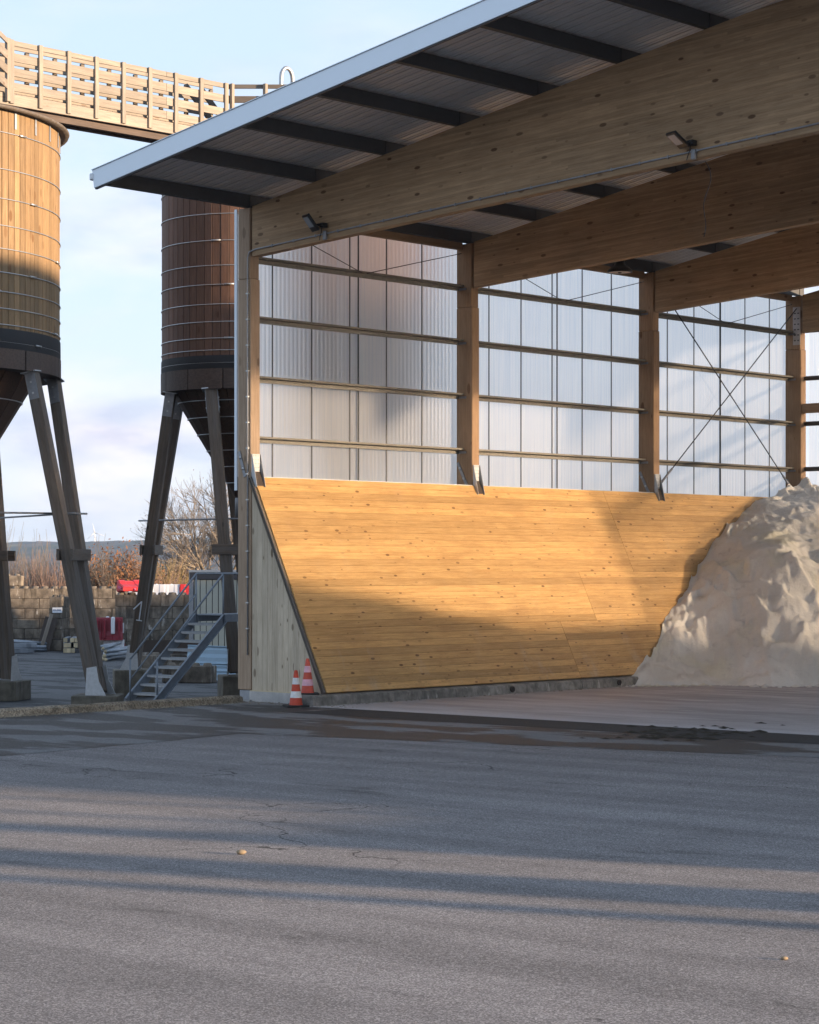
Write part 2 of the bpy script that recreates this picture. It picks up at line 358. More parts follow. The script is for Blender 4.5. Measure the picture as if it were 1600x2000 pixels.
def boxmesh(l, wd, h, mat, ch=0.0):
    key = (round(l, 4), round(wd, 4), round(h, 4), mat, ch)
    if key in _bc: return _bc[key]
    x, y, z = l / 2, wd / 2, h / 2
    if ch <= 0:
        vs = [(i * x, j * y, k * z) for i in (-1, 1) for j in (-1, 1) for k in (-1, 1)]
        fs = [(0, 1, 3, 2), (4, 6, 7, 5), (0, 4, 5, 1), (2, 3, 7, 6), (0, 2, 6, 4), (1, 5, 7, 3)]
    else:
        ch = min(ch, x * .45, y * .45, z * .45)
        vs = []; ix = {}
        for i in (-1, 1):
            for j in (-1, 1):
                for k in (-1, 1):
                    for a in range(3):
                        p = [i * (x - ch), j * (y - ch), k * (z - ch)]
                        p[a] = (i * x, j * y, k * z)[a]
                        ix[(i, j, k, a)] = len(vs); vs.append(tuple(p))
        fs = []
        def q(*ks): fs.append(tuple(ix[k] for k in ks))
        for s in (-1, 1):
            q((s, -1, -1, 0), (s, 1, -1, 0), (s, 1, 1, 0), (s, -1, 1, 0)); q((-1, s, -1, 1), (-1, s, 1, 1), (1, s, 1, 1), (1, s, -1, 1)); q((-1, -1, s, 2), (1, -1, s, 2), (1, 1, s, 2), (-1, 1, s, 2))
            for t in (-1, 1):
                q((-1, s, t, 1), (1, s, t, 1), (1, s, t, 2), (-1, s, t, 2)); q((s, -1, t, 0), (s, 1, t, 0), (s, 1, t, 2), (s, -1, t, 2)); q((s, t, -1, 0), (s, t, 1, 0), (s, t, 1, 1), (s, t, -1, 1))
                for u in (-1, 1): q((s, t, u, 0), (s, t, u, 1), (s, t, u, 2))
    me = mesh('box', vs, fs)
    if ch > 0:
        import bmesh
        bm = bmesh.new(); bm.from_mesh(me); bmesh.ops.recalc_face_normals(bm, faces=bm.faces); bm.to_mesh(me); bm.free()
    me.materials.append(M[mat]); _bc[key] = me
    return me
def frame(p0, p1, up=(0, 0, 1)):
    p0 = Vector(p0); p1 = Vector(p1); x = (p1 - p0).normalized(); u = Vector(up)
    if abs(x.dot(u.normalized())) > .999: u = Vector((0, 1, 0))
    y = u.cross(x).normalized(); z = x.cross(y)
    m = Matrix((x, y, z)).transposed().to_4x4(); m.translation = (p0 + p1) / 2
    return m
def bar(name, parent, p0, p1, wd, h, mat, up=(0, 0, 1), ch=0.0):
    l = (Vector(p1) - Vector(p0)).length
    return link(name, boxmesh(l, wd, h, mat, ch), None, parent, frame(p0, p1, up))
def box(name, parent, lo, hi, mat, ch=0.0):
    s = [b - a for a, b in zip(lo, hi)]
    return link(name, boxmesh(*s, mat, ch), None, parent, Matrix.Translation([(a + b) / 2 for a, b in zip(lo, hi)]))
def tubemesh(pts, r, n=8, cap=True):
    pts = [Vector(p) for p in pts]; rs = r if isinstance(r, (list, tuple)) else [r] * len(pts)
    vs, fs = [], []; prev = None
    for i, p in enumerate(pts):
        t = (pts[min(i + 1, len(pts) - 1)] - pts[max(i - 1, 0)]).normalized()
        if prev is None: a = t.orthogonal().normalized()
        else:
            a = prev - t * prev.dot(t); a = a.normalized() if a.length > 1e-6 else t.orthogonal().normalized()
        prev = a; bb = t.cross(a)
        for k in range(n):
            q = 2 * math.pi * k / n; vs.append(p + (a * math.cos(q) + bb * math.sin(q)) * rs[i])
    for i in range(len(pts) - 1):
        for k in range(n):
            k2 = (k + 1) % n; fs.append((i * n + k, i * n + k2, (i + 1) * n + k2, (i + 1) * n + k))
    if cap:
        fs.append(tuple(range(n - 1, -1, -1))); fs.append(tuple(range((len(pts) - 1) * n, len(pts) * n)))
    return vs, fs
def tube(name, parent, pts, r, mat, n=8):
    vs, fs = tubemesh(pts, r, n)
    return link(name, mesh(name, vs, fs, True), mat, parent)
def prism(name, parent, poly, y0, y1, mat, mtx=None):
    n = len(poly); vs = [(x, y0, z) for x, z in poly] + [(x, y1, z) for x, z in poly]
    fs = [tuple(range(n)), tuple(range(2 * n - 1, n - 1, -1))] + [(i, i + n, (i + 1) % n + n, (i + 1) % n) for i in range(n)]
    me = mesh(name, vs, fs)
    import bmesh
    bm = bmesh.new(); bm.from_mesh(me); bmesh.ops.recalc_face_normals(bm, faces=bm.faces); bm.to_mesh(me); bm.free()
    return link(name, me, mat, parent, mtx)
def lathe(name, parent, prof, mat, n=24, loc=(0, 0, 0), smooth=True):
    vs, fs = [], []
    for r, z in prof:
        for k in range(n):
            a = 2 * math.pi * k / n; vs.append((r * math.cos(a), r * math.sin(a), z))
    for i in range(len(prof) - 1):
        for k in range(n):
            k2 = (k + 1) % n; fs.append((i * n + k, i * n + k2, (i + 1) * n + k2, (i + 1) * n + k))
    return link(name, mesh(name, vs, fs, smooth), mat, parent, Matrix.Translation(loc))
def ring(name, parent, c, r, z, rad, mat, n=72, m=5, sag=0.0):
    pts = [(c[0] + r * math.cos(2 * math.pi * k / n), c[1] + r * math.sin(2 * math.pi * k / n), z) for k in range(n + 1)]
    vs, fs = tubemesh(pts, rad, m, False)
    return link(name, mesh(name, vs, fs, True), mat, parent)
def fn(x, y, s=1.0, o=0.0): return noise.fractal(Vector((x * s + o, y * s - o, o)), .9, 2.1, 5)

# ---------------------------------------------------------------- ground
def sheet(name, poly, z, mat):
    o = link(name, mesh(name, [(c, d, z) for c, d in poly], [tuple(range(len(poly)))]), mat)
    o.location = P0; o.rotation_euler = (0, 0, -TH)
    return tag(o, kind='structure')
sheet('asphalt_forecourt', [(-.05, -160), (220, -160), (220, 130), (-.05, 130)], 0.0, 'asphalt')
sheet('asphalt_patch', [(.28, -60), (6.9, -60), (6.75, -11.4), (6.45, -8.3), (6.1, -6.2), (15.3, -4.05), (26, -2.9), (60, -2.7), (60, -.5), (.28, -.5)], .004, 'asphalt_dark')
sheet('asphalt_strip', [(3.1, -2.05), (60, -2.1), (60, -.55), (3.1, -.55)], .008, 'asphalt_strip')
sheet('hall_floor', [(2.0, -.6), (25, -.6), (25, 20), (2.0, 20)], .012, 'slab_concrete')
sheet('lower_yard', [(-170, -120), (-.02, -120), (-.02, 150), (-170, 150)], GL, 'asphalt_yard')

def kerb():
    # one long run of cast kerb, slightly uneven, in lengths
    o = thing('kerb', None, None, P0, -TH); o['kind'] = 'structure'; del_keys = [k for k in ('label', 'category') if k in o]
    for k in del_keys: del o[k]
    ds = [-30, -24, -18, -12, -7.6, -4.75, -2.0, -.45]
    for a, b in zip(ds[:-1], ds[1:]):
        prof = [(-.08, GL), (-.08, .13), (.20, .15), (.27, .11), (.31, -.02), (.31, GL)]
        j = random.uniform(-.02, .02); n = 14; vs = []; fs = []
        for i in range(n + 1):
            d = a + .012 + (b - a - .024) * i / n
            for k, (c, z) in enumerate(prof):
                e = .018 * fn(d, k * 3.1, 1.4, 3)
                vs.append((c + j + e, d, z + (e if z > 0 else 0)))
        m_ = len(prof)
        for i in range(n):
            for k in range(m_ - 1): fs.append((i * m_ + k, i * m_ + k + 1, (i + 1) * m_ + k + 1, (i + 1) * m_ + k))
        fs += [tuple(range(m_ - 1, -1, -1)), tuple(range(n * m_, n * m_ + m_))]
        link('kerb_stone', mesh('kerb_stone', vs, fs), 'kerb_concrete', o)
kerb()

def hills():
    vs, fs = [], []
    ys = [104, 125, 160, 220, 320, 460, 640, 860, 1100, 1350, 1600, 1850, 2100, 2400, 2700, 3000, 3300, 3600, 3900, 4200, 4500, 4800]
    nx = 150
    prof = [(104, -1.2), (160, -9), (320, -30), (640, -52), (1100, -46), (1600, -28), (2100, -12), (2700, 4), (3300, 22), (3900, 38), (4300, 46), (4800, 40)]
    def base(y):
        for (a, za), (b, zb) in zip(prof[:-1], prof[1:]):
            if a <= y <= b: return za + (zb - za) * (y - a) / (b - a)
        return prof[-1][1]
    ny = 220
    for i in range(ny + 1):
        y = 104 * (4800 / 104) ** (i / ny)
        for k in range(nx + 1):
            x = (k / nx - .5) * 2 * (.42 * y + 60) - .05 * y
            z = base(y) + y * .0035 * fn(x / 700, y / 900, 1, 5) * (1 if y > 500 else y / 500)
            if y > 320: z += max(0, 4.5 * fn(x, y, .035, 2)) + 2.2 * random.random()
            vs.append((x, y, z))
    for i in range(ny):
        for k in range(nx):
            a = i * (nx + 1) + k; fs.append((a, a + 1, a + nx + 2, a + nx + 1))
    tag(link('hills', mesh('hills', vs, fs), 'hill_woods'), kind='structure')
hills()

# ---------------------------------------------------------------- the hall
hall = thing('salt_storage_hall', 'open timber salt storage hall with glulam beams, translucent walls and sloping plank wall', 'hall', P0, -TH)
BAY = [0.0, 6.65, 13.3, 19.75]; RC = 13.0; WD = 26.0; RS = .17; BS = .066
ZT = 4.34; ZB = .22; CB = 1.96
POSTS = [(-.36, .26), (-.45, .24), (-.45, .24), (-.48, .24)]
for i, d in enumerate(BAY):
    cw, dw = POSTS[i]; mat = 'corner_post_wood' if i == 0 else 'post_wood'
    p = bar('post', hall, (cw / 2, d + dw / 2, .22), (cw / 2, d + dw / 2, 8.2), -cw, dw, mat, (0, 1, 0), .012)
    bar('post_head', hall, (cw / 2 - .006, d + dw / 2 - .004, 8.204), (cw / 2 - .006, d + dw / 2 - .004, 9.58), -cw - .03, dw, mat, (0, 1, 0), .012)
    box('post_shoe', hall, (cw + .03, d + .02, -.02), (-.03, d + dw - .02, .215), 'galvanised_dull', .01)
    box('post_base_plate', hall, (cw - .06, d - .08, GL if i else -.03), (.06, d + dw + .05, .03), 'plinth_concrete')
    # bracket that holds the wall head to the post
    bz = 4.14 if i == 0 else 4.16
    br = box('wall_bracket', hall, (.012, d + .03, 4.46), (.022, d + dw - .03, 4.80), 'galvanised')
    for s in (0, 1):
        y = d + .012 + s * (dw - .03)
        prism('flange', br, [(.012, 4.80), (.03, 4.80), (.17, 4.16), (.05, 4.16), (.012, 4.40)], y, y + .008, 'galvanised', Matrix.Translation((-.017, -(d + dw / 2), -4.63)))
    prism('seat_plate', br, [(.018, 4.46), (.026, 4.46), (.14, 4.18), (.13, 4.18)], d + .02, d + dw - .018, 'rust_steel', Matrix.Translation((-.017, -(d + dw / 2), -4.63)))
    for r_ in range(4):
        for q in range(4):
            box('nail', br, (.0045, -.075 + q * .045, .13 - r_ * .075), (.008, -.063 + q * .045, .142 - r_ * .075), 'rust_steel')
    # diagonal strap on the face of the post
    bar('strap', hall, (cw + .05, d - .012, 4.86), (-.14, d - .012, 4.36), .014, .07, 'galvanised_dull', (1, 0, .5))
    for t in (.25, .68):
        c_ = cw + .05 + (-.14 - cw - .05) * t; z_ = 4.86 - .5 * t
        lathe('bolt', hall, [(0, .012), (.03, .012), (.03, 0)], 'hoop_steel', 10, (0, 0, 0)).matrix_local = Matrix.Translation((c_, d - .02, z_)) @ Matrix.Rotation(R(90), 4, 'X')
    # opposite side posts (right wall)
    if i < 2: bar('post', hall, (WD + .22, d + dw / 2, 0), (WD + .22, d + dw / 2, 9.58), .44, dw, 'post_wood', (0, 1, 0))
# beams
ang = math.atan(BS)
for i, d in enumerate(BAY):
    for side in (0, 1):
        l0 = .035
        def loc(c, z): # into beam frame, origin (l0, 8.63), x along soffit
            dx, dz = c - l0, z - 8.63
            return (dx * math.cos(ang) + dz * math.sin(ang), -dx * math.sin(ang) + dz * math.cos(ang))
        poly = [loc(l0, 8.63), loc(RC - .002, 8.63 + BS * RC), loc(RC - .002, 9.6 + RS * RC - .16), loc(RC - .7, 9.6 + RS * (RC - .7) - .03), loc(RC - 1.6, 9.6 + RS * (RC - 1.6)), loc(l0, 9.6)]
        m_ = Matrix.Translation((l0, d, 8.63)) @ Matrix.Rotation(-ang, 4, 'Y')
        if side: m_ = Matrix.Translation((WD, 0, 0)) @ Matrix.Scale(-1, 4, (1, 0, 0)) @ m_
        prism('beam', hall, poly, .012, .212, 'glulam', m_)
# purlins, roof sheets, fascia
pc = [-.1 + 1.79 * k for k in range(7)]
for c in pc:
    for side in (0, 1):
        cc = WD - c if side else c
        z = 9.605 + RS * c
        p = bar('purlin', hall, (cc, -3.67, z + .125), (cc, 20.0, z + .125), .07, .25, 'purlin_steel')
        bar('lower_flange', p, (-11.82, .06, -.118), (11.82, .06, -.118), .06, .012, 'purlin_steel')
        for i, d in enumerate(BAY):
            box('purlin_cleat', hall, (cc + .036, d + .03, z), (cc + .05, d + .19, z + .24), 'purlin_steel')
rl = (RC + .28) / math.cos(math.atan(RS))
def roofsheet():
    prof = []; wv = 1.0; x = 0
    for k in range(4):
        b_ = k * .25; prof += [(b_, 0), (b_ + .10, 0), (b_ + .115, .012), (b_ + .135, .012), (b_ + .15, 0), (b_ + .20, 0), (b_ + .213, .04), (b_ + .237, .04)]
    prof.append((1.0, 0))
    n = len(prof); vs = [(0, y, z) for y, z in prof] + [(rl, y, z) for y, z in prof]
    fs = [(k, k + n, k + 1 + n, k + 1) for k in range(n - 1)]
    me = mesh('roof_sheet', vs, fs); me.materials.append(M['roof_sheet_metal']); return me
rsm = roofsheet()
ra = math.atan(RS)
for k in range(24):
    for side in (0, 1):
        m_ = Matrix.Translation((-.26, -3.72 + k * .995, 9.862 + RS * (-.16))) @ Matrix.Rotation(-ra, 4, 'Y')
        if side: m_ = Matrix.Translation((WD, 0, 0)) @ Matrix.Scale(-1, 4, (1, 0, 0)) @ m_
        link('roof_sheet', rsm, None, hall, m_)
for side in (0, 1):
    a = (-.26, -3.74, 9.735 + RS * -.26); b = (RC, -3.74, 9.735 + RS * RC)
    if side: a, b = (WD - a[0], a[1], a[2]), (WD - b[0] + .01, b[1], b[2])
    fa = bar('fascia', hall, a, b, .03, .33, 'fascia_metal')
    l = (Vector(b) - Vector(a)).length
    bar('drip_edge', fa, (-l / 2, .03 if not side else -.03, -.178), (l / 2, .03 if not side else -.03, -.178), .05, .02, 'purlin_steel')
    bar('cap_flashing', fa, (-l / 2, .06 if not side else -.06, .175), (l / 2, .06 if not side else -.06, .175), .19, .012, 'fascia_metal')
    ce = -.30 if not side else WD + .30
    bar('gutter', hall, (ce, -3.78, 9.74), (ce, 20.0, 9.74), .10, .13, 'flashing_metal', ch=.02)
# wall eave strut, girts, mullions, sheets: left wall
def wave_sheet(y0, y1, z0, z1, mat):
    n = max(6, int((y1 - y0) / .03)); vs = []
    for k in range(n + 1):
        y = y0 + (y1 - y0) * k / n; x = .003 * math.sin(y * 2 * math.pi / .12)
        vs += [(x, y, z0), (x, y, z1)]
    fs = [(2 * k, 2 * k + 2, 2 * k + 3, 2 * k + 1) for k in range(n)]
    me = mesh('translucent_sheet', vs, fs, True); me.materials.append(M[mat]); return me
MU = [1.05, 2.17, 3.29, 4.41, 5.53]
GZ = [8.66, 7.49, 6.32, 5.135]
for i in range(3):
    d0 = BAY[i] + POSTS[i][1]; d1 = BAY[i + 1]; sh = (0, 1.1 - BAY[1] + BAY[1] + .0, 0)[0]
    bar('eave_strut', hall, (-.32, d0 + .003, 9.58), (-.32, d1 - .003, 9.58), .12, .25, 'post_wood', ch=.008)
    off = (0, .06, .14)[i]
    mus = [BAY[i] + m_ + off for m_ in MU]
    edges = [BAY[i] + .02] + mus + [BAY[i + 1] + .02]
    for a, b in zip(edges[:-1], edges[1:]):
        o = link('translucent_sheet', wave_sheet(0, b - a - .004, 0, 9.5 - 4.36, 'polycarbonate'), None, hall, Matrix.Translation((-.47, a, 4.37)))
    for m_ in mus: box('mullion', hall, (-.462, m_ - .014, 4.36), (-.45, m_ + .014, 9.47), 'mullion_steel')
    sm_ = BAY[i] + (3.52, 3.50, 3.42)[i]
    box('sheet_seam', hall, (-.44, sm_ - .012, 4.30), (-.42, sm_ + .012, 9.47), 'black_plastic')
    for g in GZ:
        gi = bar('girt', hall, (-.30, BAY[i] + .1 if i == 0 else d0 - .1, g), (-.30, d1 + .03 - .04, g), .16, .012, 'girt_steel')
        l = (d1 - .01) - (BAY[i] + .1 if i == 0 else d0 - .1)
        bar('web', gi, (-l / 2, .074, -.042), (l / 2, .074, -.042), .012, .09, 'girt_steel')
        bar('lip', gi, (-l / 2, -.074, .018), (l / 2, -.074, .018), .012, .03, 'girt_steel')
        bar('girt_bracket', hall, (-.36, d1 - .012, g - .055), (-.16, d1 - .012, g - .055), .02, .05, 'galvanised_dull')
    bar('sill_flashing', hall, (-.2, d0 + .01, 4.352), (-.2, d1 - .01, 4.352), .42, .03, 'flashing_metal')
    zm = 8.6; mid = (d0 + d1) / 2
    for e0, e1 in (((-.2, d0 + .5, 9.40), (-.2, mid - .08, zm + .05)), ((-.2, mid + .08, zm + .05), (-.2, d1 - .12, 9.36))):
        tube('stay_cable', hall, [e0, e1], .009, 'black_plastic', 5)
box('corner_flashing', hall, (-.44, -.012, 4.10), (-.372, .015, 9.58), 'fascia_metal')
# bracing cross in the third bay
a0, a1 = BAY[2] + .30, BAY[3] - .06
for p, q in (((-.1, a0, 4.5), (-.1, a1, 9.25)), ((-.1, a1 - .05, 4.45), (-.1, a0, 9.35))):
    tube('brace_rod', hall, [p, q], .014, 'black_plastic', 6)
    u = (Vector(q) - Vector(p)).normalized(); tube('turnbuckle', hall, [Vector(p) + u * .15, Vector(p) + u * .75], .028, 'galvanised_dull', 6)
box('gusset_plate', hall, (-.24, BAY[3] - .012, 8.32), (-.02, BAY[3] - .003, 9.3), 'lamp_white')
for r_ in range(6):
    for q in (0, 1):
        box('bolt_head', hall, (-.20 + q * .10, BAY[3] - .022, 8.42 + r_ * .14), (-.15 + q * .10, BAY[3] - .013, 8.45 + r_ * .14), 'mullion_steel')
# back wall
for k in range(24):
    c0 = .05 + k * 1.115
    link('translucent_sheet', wave_sheet(0, 1.11, 0, 9.5 - 3.0, 'polycarbonate_back'), None, hall, Matrix.Translation((c0, 20.05, 3.0)) @ Matrix.Rotation(R(-90), 4, 'Z'))
for g in (8.72, 7.49, 6.32, 5.15):
    tube('girt', hall, [(.02, 19.93, g - .03), (WD, 19.93, g - .03)], .06, 'purlin_steel', 8)
bar('back_rail', hall, (.01, 19.85, 6.68), (WD, 19.85, 6.68), .16, .24, 'post_wood')
prism('back_gable_sheet', hall, [(0, 9.5), (WD, 9.5), (RC, 9.8 + RS * RC)], 20.04, 20.06, 'polycarbonate_back')
box('back_retaining_wall', hall, (-.3, 19.9, GL), (WD + .3, 20.02, 3.2), 'plank_wood')
# right wall
for k in range(18):
    link('translucent_sheet', wave_sheet(0, 1.105, 0, 9.5 - 4.36, 'polycarbonate_clear'), None, hall, Matrix.Translation((WD + .47, .1 + k * 1.11, 4.37)))
prism('right_retaining_wall', hall, [(WD, 4.34), (WD + .05, 4.34), (WD + .05, 0), (WD - CB, .0), (WD - CB, .2)], .05, 19.9, 'plank_wood')
bar('eave_strut', hall, (WD + .32, 0, 9.58), (WD + .32, 20, 9.58), .12, .25, 'post_wood')

# sloping plank wall
top = Vector((.0, 0, ZT)); bot = Vector((CB, 0, ZB)); sl = (bot - top); SLN = sl.length; su = sl.normalized()
nrm = Vector((-su.z, 0, su.x)); nrm = nrm if nrm.x > 0 else -nrm
NR = 31; rw = SLN / NR
for r_ in range(NR):
    ctr = top + su * (rw * (r_ + .5)) + nrm * (.02 + random.uniform(-.0012, .0012))
    jo = 11.25 if r_ < 14 else (9.2 if r_ < 22 else 7.9)
    cuts = [.06, jo, 19.85]
    for a, b in zip(cuts[:-1], cuts[1:]):
        bar('plank', hall, ctr + Vector((0, a + .0025, 0)), ctr + Vector((0, b - .0025, 0)), rw - .0035, .04, 'plank_wood', nrm, .0035)
pb = [(-.02, ZT), (CB - .02, ZB), (CB - .25, ZB), (-.02, ZT - .35)]
prism('wall_backing', hall, pb, .08, 19.85, 'band_wood')
# front cheek of vertical boards
c = .012
while c < CB - .06:
    b = min(c + .142, CB - .05)
    zt = lambda q: ZT - .02 - (q + .05) / CB * (ZT - ZB)
    prism('cheek_board', hall, [(c + .002, .205), (b - .002, .205), (b - .002, max(.25, zt(b))), (c + .002, zt(c))], .03 + random.uniform(-.002, .002), .058, 'cheek_wood')
    c = b
for k, (o1, o2) in enumerate(((.005, .04), (.05, .075))):
    p = top - nrm * (o1 - .03); q = bot - nrm * (o1 - .03)
    bar('cheek_trim', hall, (p.x - .02, .012 - .008 * k, p.z), (q.x, .012 - .008 * k, q.z), .05, o2 - o1, 'leg_wood', nrm)
box('cheek_plinth', hall, (.0, -.03, -.02), (CB - .1, .06, .2), 'plinth_concrete')
box('cheek_sill', hall, (.0, -.02, .2), (CB - .1, .03, .215), 'timber_end')
for k in range(5):
    a = -.5 + k * 4.1
    vs, fs = [], []; n = 20; prof = [(CB - .12, .01), (CB - .12, .215), (CB + .16, .20), (CB + .20, .17), (CB + .22, .0)]
    for i in range(n + 1):
        d = a + .01 + (4.08) * i / n
        for j, (cc, z) in enumerate(prof):
            e = .014 * fn(d, j * 2.3, 2.2, 9) if j > 1 else 0
            vs.append((cc + e, d, z + e * .6))
    m_ = len(prof)
    for i in range(n):
        for j in range(m_ - 1): fs.append((i * m_ + j, (i + 1) * m_ + j, (i + 1) * m_ + j + 1, i * m_ + j + 1))
    fs += [tuple(range(m_)), tuple(range(n * m_ + m_ - 1, n * m_ - 1, -1))]
    link('concrete_edge', mesh('concrete_edge', vs, fs), 'edge_concrete', hall)
for d in (5.35, 9.0):
    o = lathe('drain_pipe', hall, [(.045, 0), (.06, 0), (.06, .05), (.045, .05), (.045, 0)], 'rust_steel', 14)
    o.matrix_local = Matrix.Translation((CB + .195, d, .10)) @ Matrix.Rotation(R(90), 4, 'Y')
    o = lathe('drain_hole', hall, [(0, .043), (.046, .043)], 'black_plastic', 14); o.matrix_local = Matrix.Translation((CB + .19, d, .10)) @ Matrix.Rotation(R(90), 4, 'Y')
box('foundation', hall, (-.62, -.45, GL), (-.015, 20.1, -.035), 'plinth_concrete')
# conduit along the front beam and down the post
zc = lambda c: 8.63 + BS * c + .115
tube('conduit', hall, [(RC, -.012, zc(RC)), (6, -.012, zc(6)), (.14, -.012, zc(.14)), (-.02, -.016, zc(0) - .03), (-.06, -.022, zc(0) - .14), (-.06, -.022, 6), (-.06, -.022, .9)], .016, 'galvanised_dull', 8)
for k in range(14):
    z = 1.4 + k * .5; box('conduit_clip', hall, (-.09, -.046, z), (-.03, -.001, z + .025), 'hoop_steel')
for k in range(20):
    c_ = .6 + k * .58; box('conduit_clip', hall, (c_, -.036, zc(c_) - .028), (c_ + .02, -.001, zc(c_) + .026), 'galvanised_dull')
# seams on the beam
# ---------------------------------------------------------------- lamps on the hall
def floodlight(c, z, tilt, label):
    t = thing('floodlight', label, 'floodlight', W(c, -.02, z), -TH, 'floodlights on the front beam')
    br = box('bracket', t, (.10, -.16, -.06), (.22, .0, .05), 'black_plastic', .01)
    m_ = Matrix.Translation((-.05, -.30, .05)) @ Matrix.Rotation(R(-20), 4, 'Z') @ Matrix.Rotation(R(-tilt), 4, 'X') @ Matrix.Rotation(R(0), 4, 'Y')
    h = link('head', boxmesh(.34, .46, .06, 'black_plastic', .02), None, t, m_)
    link('lens', boxmesh(.24, .28, .012, 'lamp_glass', .0), None, h, Matrix.Translation((-.02, -.04, -.031)))
    link('arm', boxmesh(.24, .10, .06, 'black_plastic', .01), None, t, Matrix.Translation((.10, -.16, .0)))
    box('junction_box', t, (.10, -.06, -.34), (.20, .01, -.13), 'galvanised_dull', .008)
    tube('lead', t, [(.12, -.10, -.05), (.12, -.12, -.16), (.05, -.09, -.26), (-.02, -.03, -.33)], .010, 'black_plastic', 6)
    t.scale = (.8, .8, .8)
    return t
floodlight(1.92, 9.03, 52, 'black floodlight on the front beam, nearer the corner post')
floodlight(10.3, 9.56, 36, 'black floodlight on the front beam with a wire hanging below it')
w_ = [W(10.45, -.02 + .25, 9.0)]
pts = []
for k in range(14):
    t = k / 13; pts.append(W(10.42 + .06 * math.sin(t * 9), .30, 9.30 - 1.25 * t) + Vector((.05 * math.sin(t * 5), 0, 0)))
tag(tube('hanging_wire', None, pts, .008, 'black_plastic', 5), 'thin dark wire dangling below the right floodlight', 'wire')
hb = thing('high_bay_lamp', 'round black bell lamp hanging under the inner roof near the third post', 'lamp', W(2.2, 9.0, 8.98))
hbp = [(0.0, .42), (.03, .42), (.03, .30), (.10, .28), (.12, .16), (.22, .10), (.27, .03), (.27, 0), (.24, 0)]
lathe('housing', hb, hbp, 'black_plastic', 28); lathe('diffuser', hb, [(0, .004), (.24, .004)], 'lamp_white', 28); lathe('sensor', hb, [(0, -.02), (.04, -.01), (.04, .003)], 'black_plastic', 12)
tube('hanger', hb, [(0, 0, .40), (0, 0, 1.02)], .012, 'galvanised_dull', 6)

# ---------------------------------------------------------------- salt heaps
def sm(a, b, x):
    t = max(0, min(1, (x - a) / (b - a))); return t * t * (3 - 2 * t)
def salt_h(c, d):
    p = P0 + CV * c + DV * d; X, Y = p.x, p.y
    toe = 50.55 + .25 * math.sin(X * 1.3) + .5 * sm(8.2, 11, X) + .25 * fn(X, 0, .8, 4)
    s = Y - toe
    if s <= 0: return -.05 + .05 * s
    g = 1 + .16 * sm(6.2, 9.0, X)
    s2 = s + .35 * fn(X, Y, .55, 6)
    h = (.70 * g * min(s2, 3.7) + .29 * max(0, s2 - 3.7))
    ed = sm(.1, 1.2, s)
    h += ed * (.17 * fn(X, Y, .42, 8) + .05 * fn(X, Y * .5, 1.6, 2))
    # slump scarps: smooth sheets that break off along ragged lines
    q = s * .62 + .33 * X + 1.25 * fn(X, Y, .38, 17); t = q - math.floor(q)
    h += ed * .17 * sm(-.15, .25, fn(X, Y, .5, 31)) * (min(t, (1 - t) * 7) ** 3 - .2)
    q = -s * .35 + .75 * X + .9 * fn(X, Y, .6, 23); t = q - math.floor(q)
    h += ed * .22 * sm(-.1, .3, fn(X, Y, .45, 41)) * (min(t, (1 - t) * 7) ** 3 - .16)
    h += .20 * sm(3.0, 6.5, s) * max(0, X - 8.0)
    lobe = max(0, 1 - ((X - 10.2) / 2.0) ** 2) * .8 * sm(0, 2.0, s) * (1 - sm(2.2, 4.2, s))
    h += lobe * .7 + ed * (.014 * fn(X, Y * .6, 4.0, 2) + .008 * fn(X, Y, 12.0, 7) * sm(-.25, .3, fn(X, Y, .8, 51)))
    return h * (1 - .5 * sm(14, 18, X))
def shade_heap_h(c, d):
    h = 5.15 - .16 * max(0, d - 8.4) - .75 * max(0, 4.2 - d) - .72 * max(0, 24.3 - c)
    return max(-.05, h + .18 * fn(c, d, .6, 14) + .05 * fn(c, d, 2.5, 14))
def heap(name, hf, c1, d0, d1, nc, nd, label, left=True, cmin=0.0):
    vs, fs = [], []; css = []
    for i in range(nd + 1):
        d = d0 + (d1 - d0) * i / nd
        cs = CB
        if left:
            for _ in range(8): cs = .5 * cs + .5 * (CB * (1 - max(0, min(1, (hf(cs + .15, d) - ZB) / (ZT - ZB)))) + .03)
        else: cs = cmin
        css.append(cs)
    css = [sum(css[max(0, i - 5):i + 6]) / len(css[max(0, i - 5):i + 6]) for i in range(nd + 1)]
    for i in range(nd + 1):
        d = d0 + (d1 - d0) * i / nd; cs = css[i]
        for k in range(nc + 1):
            t = (k / nc) ** 1.5; c = cs + (c1 - cs) * t
            vs.append([c, d, hf(c, d)])
    for ps in range(9):
        z = [v[2] for v in vs]; m1 = nc + 1
        for i in range(1, nd):
            for k in range(1, nc if ps < 2 else 16 - ps):
                a = i * m1 + k; vs[a][2] = z[a] * .4 + .15 * (z[a - 1] + z[a + 1] + z[a - m1] + z[a + m1])
    for i in range(nd):
        for k in range(nc):
            a = i * (nc + 1) + k; fs.append((a, a + 1, a + nc + 2, a + nc + 1))
    o = link(name, mesh(name, vs, fs, True), 'salt'); o.location = P0; o.rotation_euler = (0, 0, -TH)
    return tag(o, label, 'salt heap')
heap('salt_heap', salt_h, 16.0, 9.0, 19.85, 380, 340, 'big pale grey and yellowish salt heap piled against the sloping plank wall')
heap('salt_heap', shade_heap_h, 25.7, .3, 16, 60, 90, 'made-up unseen salt heap by the right side wall, added to shade the plank wall', False, 15.0)  # unseen heap, added and shaped to shade the front of the plank wall

